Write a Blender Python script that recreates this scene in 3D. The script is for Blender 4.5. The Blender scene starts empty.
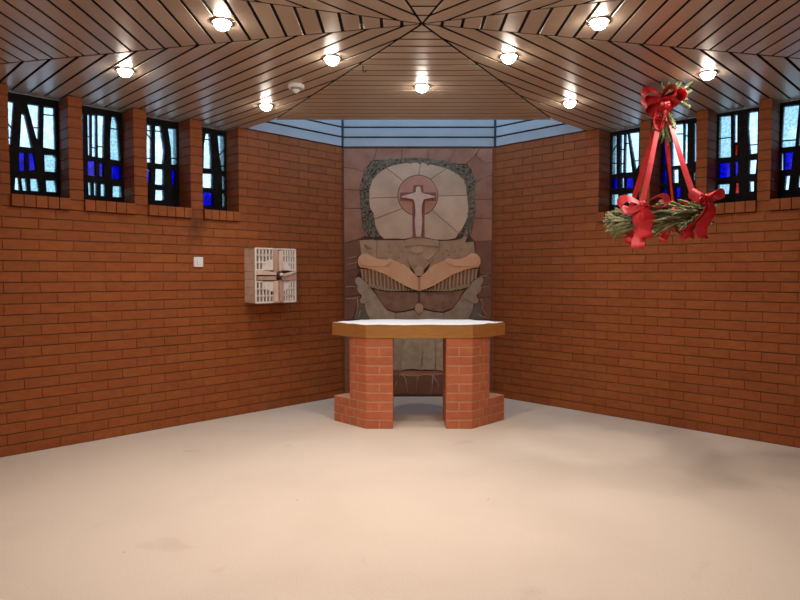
import bpy, bmesh, math, random
from mathutils import Vector, Matrix
from mathutils.geometry import tessellate_polygon

random.seed(7)
scene = bpy.context.scene
COL = scene.collection

# ------------------------------------------------------------------ camera
cam_data = bpy.data.cameras.new('camera')
cam_data.sensor_fit = 'HORIZONTAL'
cam_data.angle = 2 * math.atan(400 / 620)
cam_data.clip_start = 0.02
cam = bpy.data.objects.new('camera', cam_data)
COL.objects.link(cam)
cam.location = (0, 0, 1.31)
cam.rotation_euler = (math.pi / 2 - math.atan(25 / 620), 0, 0)
scene.camera = cam

# ------------------------------------------------------------------ sky (overcast daylight)
world = bpy.data.worlds.new('overcast_sky')
scene.world = world
world.use_nodes = True
wbg = world.node_tree.nodes['Background']
wbg.inputs['Color'].default_value = (0.40, 0.67, 1.0, 1)
wbg.inputs['Strength'].default_value = 2.6

# ------------------------------------------------------------------ exposure
vs = scene.view_settings
vs.view_transform = 'Standard'
vs.look = 'None'
vs.exposure = 0.0
vs.gamma = 1.0
vs.use_curve_mapping = False

LAMP_WATTS = 41.0
LAMP_COLOR = (1.0, 0.885, 0.775)
BULB_STRENGTH = 90.0

# ------------------------------------------------------------------ material helpers
MATS = {}

def _mat(name):
    m = bpy.data.materials.new(name)
    m.use_nodes = True
    nt = m.node_tree
    b = nt.nodes['Principled BSDF']
    MATS[name] = m
    return m, nt, b

def noise_mat(name, c1, c2, scale=8.0, rough=0.6, bump=0.0, bscale=60.0, detail=4.0, metallic=0.0,
              stretch=None, spec=0.5, rough2=None, ramp=(0.35, 0.65), per_object=0.0, island=False, stain=None):
    """two-tone procedural surface with optional fine relief and a per-object tone shift"""
    m, nt, b = _mat(name)
    N, Lk = nt.nodes, nt.links
    tc = N.new('ShaderNodeTexCoord')
    mp = N.new('ShaderNodeMapping')
    if stretch:
        mp.inputs['Scale'].default_value = stretch
    Lk.new(tc.outputs['Object'], mp.inputs['Vector'])
    vec = mp.outputs['Vector']
    oi = N.new('ShaderNodeObjectInfo')
    off = N.new('ShaderNodeVectorMath'); off.operation = 'ADD'
    sc_ = N.new('ShaderNodeVectorMath'); sc_.operation = 'SCALE'; sc_.inputs['Scale'].default_value = 7.0
    Lk.new(oi.outputs['Location'], sc_.inputs[0])
    Lk.new(vec, off.inputs[0]); Lk.new(sc_.outputs[0], off.inputs[1])
    vec = off.outputs[0]
    nz = N.new('ShaderNodeTexNoise')
    nz.inputs['Scale'].default_value = scale
    nz.inputs['Detail'].default_value = detail
    Lk.new(vec, nz.inputs['Vector'])
    cr = N.new('ShaderNodeValToRGB')
    cr.color_ramp.elements[0].position = ramp[0]
    cr.color_ramp.elements[1].position = ramp[1]
    cr.color_ramp.elements[0].color = (*c1, 1)
    cr.color_ramp.elements[1].color = (*c2, 1)
    Lk.new(nz.outputs['Fac'], cr.inputs['Fac'])
    col = cr.outputs['Color']
    if per_object:
        hsv = N.new('ShaderNodeHueSaturation')
        mr = N.new('ShaderNodeMapRange')
        mr.inputs['To Min'].default_value = 1 - per_object
        mr.inputs['To Max'].default_value = 1 + per_object
        if island:
            g = N.new('ShaderNodeNewGeometry')
            src = g.outputs['Random Per Island']
        else:
            src = oi.outputs['Random']
        Lk.new(src, mr.inputs['Value'])
        Lk.new(mr.outputs['Result'], hsv.inputs['Value'])
        mr2 = N.new('ShaderNodeMapRange')
        mr2.inputs['To Min'].default_value = 0.497
        mr2.inputs['To Max'].default_value = 0.503
        ml = N.new('ShaderNodeMath'); ml.operation = 'MULTIPLY'; ml.inputs[1].default_value = 17.31
        fr = N.new('ShaderNodeMath'); fr.operation = 'FRACT'
        Lk.new(src, ml.inputs[0]); Lk.new(ml.outputs[0], fr.inputs[0])
        Lk.new(fr.outputs[0], mr2.inputs['Value'])
        Lk.new(mr2.outputs['Result'], hsv.inputs['Hue'])
        Lk.new(col, hsv.inputs['Color'])
        col = hsv.outputs['Color']
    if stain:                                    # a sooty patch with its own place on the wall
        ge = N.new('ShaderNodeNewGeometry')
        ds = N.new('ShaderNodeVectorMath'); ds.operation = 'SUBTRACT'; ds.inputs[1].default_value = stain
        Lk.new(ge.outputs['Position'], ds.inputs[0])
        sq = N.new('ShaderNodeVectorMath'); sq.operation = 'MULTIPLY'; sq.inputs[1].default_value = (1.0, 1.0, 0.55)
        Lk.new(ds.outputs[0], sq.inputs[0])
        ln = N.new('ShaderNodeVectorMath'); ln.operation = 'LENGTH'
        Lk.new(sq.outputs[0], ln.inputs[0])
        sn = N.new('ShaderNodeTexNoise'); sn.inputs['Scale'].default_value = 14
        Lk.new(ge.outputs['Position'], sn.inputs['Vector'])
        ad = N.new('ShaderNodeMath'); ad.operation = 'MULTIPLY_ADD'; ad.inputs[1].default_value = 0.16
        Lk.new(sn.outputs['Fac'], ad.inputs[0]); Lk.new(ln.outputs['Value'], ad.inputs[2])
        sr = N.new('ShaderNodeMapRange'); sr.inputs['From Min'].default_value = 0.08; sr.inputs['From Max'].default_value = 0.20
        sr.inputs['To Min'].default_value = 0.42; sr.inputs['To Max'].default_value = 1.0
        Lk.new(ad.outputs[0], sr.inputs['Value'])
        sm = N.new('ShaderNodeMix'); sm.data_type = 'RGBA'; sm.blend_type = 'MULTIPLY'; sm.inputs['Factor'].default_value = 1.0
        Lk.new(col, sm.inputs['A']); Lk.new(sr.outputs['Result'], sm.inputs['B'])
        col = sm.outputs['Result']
    Lk.new(col, b.inputs['Base Color'])
    b.inputs['Roughness'].default_value = rough
    b.inputs['Metallic'].default_value = metallic
    b.inputs['Specular IOR Level'].default_value = spec
    if bump:
        nb = N.new('ShaderNodeTexNoise')
        nb.inputs['Scale'].default_value = bscale
        nb.inputs['Detail'].default_value = 3
        Lk.new(vec, nb.inputs['Vector'])
        bp = N.new('ShaderNodeBump')
        bp.inputs['Strength'].default_value = bump
        bp.inputs['Distance'].default_value = 0.01
        Lk.new(nb.outputs['Fac'], bp.inputs['Height'])
        Lk.new(bp.outputs['Normal'], b.inputs['Normal'])
    return m

def glass_mat(name, col, trans, scale=45.0, dark=0.75):
    """coloured cathedral glass: tinted see-through body, a little scatter and surface gloss"""
    m = bpy.data.materials.new(name); m.use_nodes = True
    nt = m.node_tree; N, Lk = nt.nodes, nt.links
    N.clear()
    out = N.new('ShaderNodeOutputMaterial')
    tc = N.new('ShaderNodeTexCoord')
    nz = N.new('ShaderNodeTexNoise'); nz.inputs['Scale'].default_value = scale; nz.inputs['Detail'].default_value = 3
    Lk.new(tc.outputs['Object'], nz.inputs['Vector'])
    cr = N.new('ShaderNodeValToRGB')
    cr.color_ramp.elements[0].position = 0.38; cr.color_ramp.elements[1].position = 0.6
    cr.color_ramp.elements[0].color = (col[0] * dark, col[1] * dark, col[2] * dark, 1)
    cr.color_ramp.elements[1].color = (*col, 1)
    Lk.new(nz.outputs['Fac'], cr.inputs['Fac'])
    tr = N.new('ShaderNodeBsdfTransparent'); Lk.new(cr.outputs['Color'], tr.inputs['Color'])
    tl = N.new('ShaderNodeBsdfTranslucent'); Lk.new(cr.outputs['Color'], tl.inputs['Color'])
    mx = N.new('ShaderNodeMixShader'); mx.inputs['Fac'].default_value = 1 - trans
    Lk.new(tr.outputs[0], mx.inputs[1]); Lk.new(tl.outputs[0], mx.inputs[2])
    gl = N.new('ShaderNodeBsdfGlossy'); gl.inputs['Roughness'].default_value = 0.15
    mx2 = N.new('ShaderNodeMixShader'); mx2.inputs['Fac'].default_value = 0.02
    Lk.new(mx.outputs[0], mx2.inputs[1]); Lk.new(gl.outputs[0], mx2.inputs[2])
    Lk.new(mx2.outputs[0], out.inputs['Surface'])
    MATS[name] = m
    return m

def emit_mat(name, col, strength):
    m, nt, b = _mat(name)
    b.inputs['Base Color'].default_value = (0.9, 0.9, 0.9, 1)
    b.inputs['Emission Color'].default_value = (*col, 1)
    b.inputs['Emission Strength'].default_value = strength
    return m

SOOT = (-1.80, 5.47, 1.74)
BR1, BR2 = (0.262, 0.071, 0.0165), (0.312, 0.087, 0.0205)
noise_mat('brick', BR1, BR2, scale=14, rough=0.62, bump=0.25, bscale=90, per_object=0.08, spec=0.3, stretch=(1, 1, 2), stain=SOOT)
noise_mat('brick_many', BR1, BR2, scale=14, rough=0.62, bump=0.25, bscale=90, per_object=0.08, spec=0.3, island=True, stretch=(1, 1, 2), stain=SOOT)
noise_mat('mortar', (0.125, 0.046, 0.016), (0.160, 0.060, 0.021), scale=30, rough=0.9)
noise_mat('altar_brick', (0.42, 0.112, 0.045), (0.48, 0.135, 0.055), scale=16, rough=0.6, bump=0.25, bscale=90, per_object=0.08)
noise_mat('altar_mortar', (0.45, 0.26, 0.155), (0.52, 0.31, 0.19), scale=40, rough=0.9)
noise_mat('board', (0.475, 0.365, 0.272), (0.52, 0.40, 0.302), scale=3, rough=0.34, per_object=0.06, metallic=0.25)
noise_mat('board_backing', (0.012, 0.008, 0.006), (0.02, 0.014, 0.01), rough=0.9)
noise_mat('well_board', (0.40, 0.40, 0.40), (0.45, 0.45, 0.45), scale=3, rough=0.45, per_object=0.05)
noise_mat('well_joint', (0.03, 0.035, 0.045), (0.04, 0.045, 0.055), rough=0.8)
noise_mat('roof', (0.25, 0.25, 0.25), (0.3, 0.3, 0.3), rough=0.9)
noise_mat('leadwork', (0.006, 0.006, 0.008), (0.012, 0.012, 0.015), scale=20, rough=0.8, bump=0.2, spec=0.2)
glass_mat('glass_white', (0.97, 0.98, 0.97), 0.85, scale=30, dark=0.86)
glass_mat('glass_pale', (0.72, 0.80, 0.76), 0.8, scale=60, dark=0.8)
glass_mat('glass_blue', (0.001, 0.036, 0.60), 0.9, scale=35, dark=0.55)
glass_mat('glass_red', (0.60, 0.01, 0.03), 0.85, scale=35, dark=0.8)
glass_mat('glass_clear', (0.95, 0.97, 0.98), 0.97, scale=5, dark=0.98)
noise_mat('gold_wood', (0.56, 0.285, 0.085), (0.68, 0.36, 0.115), scale=5, rough=0.25, stretch=(2, 2, 30), metallic=0.6)
noise_mat('white_cloth', (0.86, 0.86, 0.88), (0.92, 0.92, 0.93), scale=30, rough=0.85, bump=0.1, bscale=200)
noise_mat('white_plastic', (0.78, 0.78, 0.77), (0.82, 0.82, 0.81), rough=0.4)
noise_mat('grey_plastic', (0.25, 0.25, 0.26), (0.32, 0.32, 0.33), rough=0.5)
noise_mat('chrome', (0.7, 0.68, 0.64), (0.78, 0.76, 0.72), rough=0.2, metallic=1.0)
noise_mat('black_metal', (0.015, 0.014, 0.013), (0.03, 0.027, 0.025), rough=0.5)
emit_mat('bulb', (1.0, 0.93, 0.82), BULB_STRENGTH)
# relief stones
noise_mat('stone_rust', (0.285, 0.122, 0.075), (0.37, 0.172, 0.110), scale=6, rough=0.85, bump=0.3, per_object=0.10)
noise_mat('stone_dark_rust', (0.175, 0.074, 0.045), (0.23, 0.098, 0.060), scale=6, rough=0.85, bump=0.3, per_object=0.08)
noise_mat('stone_pale', (0.50, 0.33, 0.22), (0.59, 0.40, 0.275), scale=5, rough=0.85, bump=0.2, per_object=0.07)
noise_mat('stone_pink', (0.45, 0.20, 0.14), (0.52, 0.245, 0.17), scale=7, rough=0.85, bump=0.2)
noise_mat('stone_red', (0.24, 0.085, 0.06), (0.29, 0.105, 0.075), scale=9, rough=0.85, bump=0.2)
noise_mat('stone_figure', (0.60, 0.41, 0.31), (0.68, 0.48, 0.37), scale=20, rough=0.8, bump=0.2)
noise_mat('stone_moss', (0.135, 0.115, 0.078), (0.215, 0.180, 0.125), scale=30, rough=0.95, bump=0.5, per_object=0.12, island=True)
noise_mat('stone_tan', (0.38, 0.235, 0.14), (0.46, 0.29, 0.18), scale=12, rough=0.85, bump=0.8, bscale=28, per_object=0.08)
noise_mat('stone_hand', (0.72, 0.385, 0.20), (0.80, 0.46, 0.255), scale=7, rough=0.75, bump=0.15)
noise_mat('stone_rib', (0.48, 0.30, 0.19), (0.54, 0.345, 0.225), scale=14, rough=0.8)
noise_mat('stone_rib_back', (0.27, 0.145, 0.09), (0.33, 0.18, 0.115), scale=14, rough=0.9)
noise_mat('stone_bead', (0.30, 0.26, 0.13), (0.38, 0.33, 0.18), scale=30, rough=0.7)
noise_mat('stone_brown', (0.20, 0.105, 0.068), (0.31, 0.17, 0.11), scale=9, rough=0.8, bump=0.8, bscale=22)
noise_mat('stone_grey', (0.33, 0.25, 0.175), (0.42, 0.325, 0.235), scale=14, rough=0.9, bump=1.0, bscale=16, per_object=0.10)
noise_mat('stone_slate', (0.13, 0.105, 0.088), (0.17, 0.14, 0.118), scale=14, rough=0.9, bump=0.4)
noise_mat('stone_root', (0.36, 0.27, 0.19), (0.44, 0.33, 0.24), scale=20, rough=0.85)
noise_mat('grout', (0.075, 0.042, 0.030), (0.10, 0.058, 0.042), scale=20, rough=0.95)
# carved wall box
noise_mat('box_stone', (0.64, 0.47, 0.38), (0.74, 0.57, 0.47), scale=12, rough=0.75, bump=0.2, per_object=0.06)
noise_mat('box_white', (0.74, 0.66, 0.60), (0.82, 0.75, 0.69), scale=25, rough=0.7)
noise_mat('box_pink', (0.44, 0.265, 0.20), (0.54, 0.35, 0.275), scale=12, rough=0.75, bump=0.2)
noise_mat('box_recess', (0.075, 0.03, 0.02), (0.11, 0.045, 0.03), scale=20, rough=0.9)
# wreath
noise_mat('fir', (0.20, 0.235, 0.115), (0.40, 0.41, 0.225), scale=25, rough=0.7)
noise_mat('fir_stem', (0.09, 0.09, 0.045), (0.13, 0.12, 0.06), scale=25, rough=0.8)
noise_mat('ribbon', (0.58, 0.016, 0.026), (0.70, 0.028, 0.042), scale=20, rough=0.5)

def carpet_mat():
    m, nt, b = _mat('carpet')
    N, Lk = nt.nodes, nt.links
    tc = N.new('ShaderNodeTexCoord')
    def nz(scale, detail=4, dist=0.0):
        n = N.new('ShaderNodeTexNoise'); n.inputs['Scale'].default_value = scale
        n.inputs['Detail'].default_value = detail; n.inputs['Distortion'].default_value = dist
        Lk.new(tc.outputs['Object'], n.inputs['Vector']); return n.outputs['Fac']
    def ramp(f, a, b_, ca, cb):
        r = N.new('ShaderNodeValToRGB')
        r.color_ramp.elements[0].position = a; r.color_ramp.elements[1].position = b_
        r.color_ramp.elements[0].color = (*ca, 1); r.color_ramp.elements[1].color = (*cb, 1)
        Lk.new(f, r.inputs['Fac']); return r.outputs['Color']
    def mul(a, b_, f=1.0):
        x = N.new('ShaderNodeMix'); x.data_type = 'RGBA'; x.blend_type = 'MULTIPLY'
        x.inputs['Factor'].default_value = f
        Lk.new(a, x.inputs['A']); Lk.new(b_, x.inputs['B']); return x.outputs['Result']
    base = ramp(nz(160, 2), 0.3, 0.7, (0.49, 0.415, 0.352), (0.57, 0.488, 0.415))
    worn = ramp(nz(0.9, 5, 0.4), 0.28, 0.56, (0.90, 0.89, 0.88), (1, 1, 1))
    spots = ramp(nz(3.1, 2, 0.6), 0.22, 0.31, (0.90, 0.88, 0.86), (1, 1, 1))
    vo = N.new('ShaderNodeTexVoronoi'); vo.inputs['Scale'].default_value = 2.6
    Lk.new(tc.outputs['Object'], vo.inputs['Vector'])
    specks = ramp(vo.outputs['Distance'], 0.012, 0.02, (0.5, 0.42, 0.36), (1, 1, 1))
    Lk.new(mul(mul(mul(base, worn), spots), specks), b.inputs['Base Color'])
    b.inputs['Roughness'].default_value = 0.95
    b.inputs['Specular IOR Level'].default_value = 0.15
    bp = N.new('ShaderNodeBump'); bp.inputs['Strength'].default_value = 0.35; bp.inputs['Distance'].default_value = 0.004
    Lk.new(nz(220, 2), bp.inputs['Height']); Lk.new(bp.outputs['Normal'], b.inputs['Normal'])
carpet_mat()

def brick_texture_mat():
    """brickwork of the walls behind the viewer and behind the relief"""
    m, nt, b = _mat('brickwork_far')
    N, Lk = nt.nodes, nt.links
    tc = N.new('ShaderNodeTexCoord')
    sp = N.new('ShaderNodeSeparateXYZ'); cb = N.new('ShaderNodeCombineXYZ')
    Lk.new(tc.outputs['Object'], sp.inputs[0])
    Lk.new(sp.outputs['X'], cb.inputs['X']); Lk.new(sp.outputs['Z'], cb.inputs['Y'])
    bt = N.new('ShaderNodeTexBrick')
    bt.inputs['Color1'].default_value = (*BR1, 1); bt.inputs['Color2'].default_value = (*BR2, 1)
    bt.inputs['Mortar'].default_value = (0.11, 0.066, 0.04, 1)
    bt.inputs['Scale'].default_value = 1.0
    bt.inputs['Brick Width'].default_value = 0.2345; bt.inputs['Row Height'].default_value = 0.0786
    bt.inputs['Mortar Size'].default_value = 0.005
    Lk.new(cb.outputs[0], bt.inputs['Vector'])
    Lk.new(bt.outputs['Color'], b.inputs['Base Color'])
    b.inputs['Roughness'].default_value = 0.7
brick_texture_mat()

# ------------------------------------------------------------------ mesh helpers
def tag(o, label=None, cat=None, group=None, kind=None):
    if label: o['label'] = label
    if cat: o['category'] = cat
    if group: o['group'] = group
    if kind: o['kind'] = kind
    return o

def link(name, me, mat=None, parent=None, loc=None, rz=None):
    if mat is not None and not me.materials:
        me.materials.append(MATS[mat])
    o = bpy.data.objects.new(name, me)
    COL.objects.link(o)
    if parent is not None: o.parent = parent
    if loc is not None: o.location = loc
    if rz is not None: o.rotation_euler = (0, 0, rz)
    return o

def empty(name, loc=(0, 0, 0), rz=0.0):
    o = bpy.data.objects.new(name, None)
    o.empty_display_size = 0.1
    COL.objects.link(o)
    o.location = loc; o.rotation_euler = (0, 0, rz)
    return o

def from_bm(bm, name, smooth=False):
    bmesh.ops.recalc_face_normals(bm, faces=bm.faces)
    me = bpy.data.meshes.new(name)
    bm.to_mesh(me); bm.free()
    if smooth:
        for p in me.polygons: p.use_smooth = True
    return me

def bm_box(bm, x0, x1, y0, y1, z0, z1):
    v = [bm.verts.new(p) for p in ((x0, y0, z0), (x1, y0, z0), (x1, y1, z0), (x0, y1, z0),
                                   (x0, y0, z1), (x1, y0, z1), (x1, y1, z1), (x0, y1, z1))]
    for f in ((0, 3, 2, 1), (4, 5, 6, 7), (0, 1, 5, 4), (1, 2, 6, 5), (2, 3, 7, 6), (3, 0, 4, 7)):
        bm.faces.new([v[i] for i in f])
    return v

def boxes(name, lst, mat, parent=None, bevel=0.0, **k):
    bm = bmesh.new()
    for b in lst: bm_box(bm, *b)
    if bevel:
        bmesh.ops.bevel(bm, geom=list(bm.edges), offset=bevel, segments=1, affect='EDGES', clamp_overlap=True)
    return link(name, from_bm(bm, name), mat, parent, **k)

def bm_prism(bm, poly, z0, z1):
    n = len(poly)
    a = [bm.verts.new((p[0], p[1], z0)) for p in poly]
    b = [bm.verts.new((p[0], p[1], z1)) for p in poly]
    bm.faces.new(a[::-1]); bm.faces.new(b)
    for i in range(n):
        j = (i + 1) % n
        bm.faces.new((a[i], a[j], b[j], b[i]))

def prism(name, poly, z0, z1, mat, parent=None, bevel=0.0, **k):
    bm = bmesh.new()
    bm_prism(bm, poly, z0, z1)
    if bevel:
        bmesh.ops.bevel(bm, geom=list(bm.edges), offset=bevel, segments=1, affect='EDGES', clamp_overlap=True)
    return link(name, from_bm(bm, name), mat, parent, **k)

def bm_lathe(bm, prof, seg=24, c=(0, 0, 0)):
    """profile of (r, z) about the z axis"""
    rings = []
    for r, z in prof:
        if r < 1e-6:
            rings.append([bm.verts.new((c[0], c[1], c[2] + z))])
        else:
            rings.append([bm.verts.new((c[0] + r * math.cos(2 * math.pi * i / seg), c[1] + r * math.sin(2 * math.pi * i / seg), c[2] + z)) for i in range(seg)])
    for a, b in zip(rings, rings[1:]):
        for i in range(seg):
            j = (i + 1) % seg
            if len(a) == 1 and len(b) == 1: continue
            if len(a) == 1: bm.faces.new((a[0], b[j], b[i]))
            elif len(b) == 1: bm.faces.new((a[i], a[j], b[0]))
            else: bm.faces.new((a[i], a[j], b[j], b[i]))

def bm_tube(bm, pts, radii, seg=6):
    pts = [Vector(p) for p in pts]
    if not isinstance(radii, (list, tuple)): radii = [radii] * len(pts)
    rings = []
    for i, p in enumerate(pts):
        t = (pts[min(i + 1, len(pts) - 1)] - pts[max(i - 1, 0)]).normalized()
        up = Vector((0, 0, 1)) if abs(t.z) < 0.9 else Vector((1, 0, 0))
        a = t.cross(up).normalized(); b = t.cross(a).normalized()
        rings.append([bm.verts.new(p + radii[i] * (math.cos(2 * math.pi * k / seg) * a + math.sin(2 * math.pi * k / seg) * b)) for k in range(seg)])
    for r, s in zip(rings, rings[1:]):
        for k in range(seg):
            l = (k + 1) % seg
            bm.faces.new((r[k], r[l], s[l], s[k]))
    bm.faces.new(rings[0][::-1]); bm.faces.new(rings[-1])

def poly_area(p):
    return 0.5 * sum(p[i][0] * p[(i + 1) % len(p)][1] - p[(i + 1) % len(p)][0] * p[i][1] for i in range(len(p)))

def inset(poly, d):
    """move every edge of a polygon inwards by d (ccw or cw input, ccw output)"""
    p = [Vector((q[0], q[1])) for q in poly]
    if poly_area(p) < 0: p.reverse()
    n = len(p); out = []
    for i in range(n):
        a, b, c = p[i - 1], p[i], p[(i + 1) % n]
        e1 = (b - a).normalized(); e2 = (c - b).normalized()
        n1 = Vector((-e1.y, e1.x)); n2 = Vector((-e2.y, e2.x))
        m = n1 + n2
        k = m.length_squared
        m = n1 if k < 0.15 else m * (2 / k)
        if m.length > 2.5: m = m.normalized() * 2.5
        out.append(b + m * d)
    return [(q.x, q.y) for q in out]

def clip_half(poly, nx, ny, d):
    """keep the side where nx*x + ny*y <= d of a convex polygon"""
    out = []
    n = len(poly)
    for i in range(n):
        a, b = poly[i], poly[(i + 1) % n]
        da = nx * a[0] + ny * a[1] - d; db = nx * b[0] + ny * b[1] - d
        if da <= 0: out.append(a)
        if (da < 0 < db) or (db < 0 < da):
            t = da / (da - db)
            out.append((a[0] + t * (b[0] - a[0]), a[1] + t * (b[1] - a[1])))
    return out

def plate_with_holes(outer, holes, y0, y1):
    """upright plate in the x-z plane with openings, between depths y0 and y1"""
    loops = [outer] + holes
    flat = [Vector((p[0], p[1], 0)) for l in loops for p in l]
    tris = tessellate_polygon([[Vector((p[0], p[1], 0)) for p in l] for l in loops])
    bm = bmesh.new()
    A = [bm.verts.new((p.x, y0, p.y)) for p in flat]
    B = [bm.verts.new((p.x, y1, p.y)) for p in flat]
    for t in tris:
        try:
            bm.faces.new([A[i] for i in t]); bm.faces.new([B[i] for i in reversed(t)])
        except ValueError:
            pass
    k = 0
    for l in loops:
        n = len(l)
        for i in range(n):
            j = (i + 1) % n
            bm.faces.new((A[k + i], A[k + j], B[k + j], B[k + i]))
        k += n
    return bm

# ================================================================== THE ROOM
ZC = 2.674                      # underside of the board ceiling
BL, BR = (-0.61, 6.66), (1.01, 6.66)
LL, LF = (-3.085, 4.185), (-3.085, 2.40)
RR, RF = (3.485, 4.185), (3.485, 2.40)
FL, FR = (-0.285, -0.40), (0.685, -0.40)
APEX = (0.12, 3.43)
PL, PR = (-0.88, 0.197), (1.16, 0.075)
SL, SR = (-1.107, 5.52), (1.347, 5.52)
WL, WR = (-1.4285, 5.8415), (1.7485, 5.9215)

# ---- floor
room = [LL, BL, BR, RR, RF, FR, FL, LF]
big = inset(room, -0.3)
fl = prism('floor', big, -0.1, 0.0, 'carpet')
tag(fl, 'worn beige carpet covering the chapel floor', 'floor', kind='structure')

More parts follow.
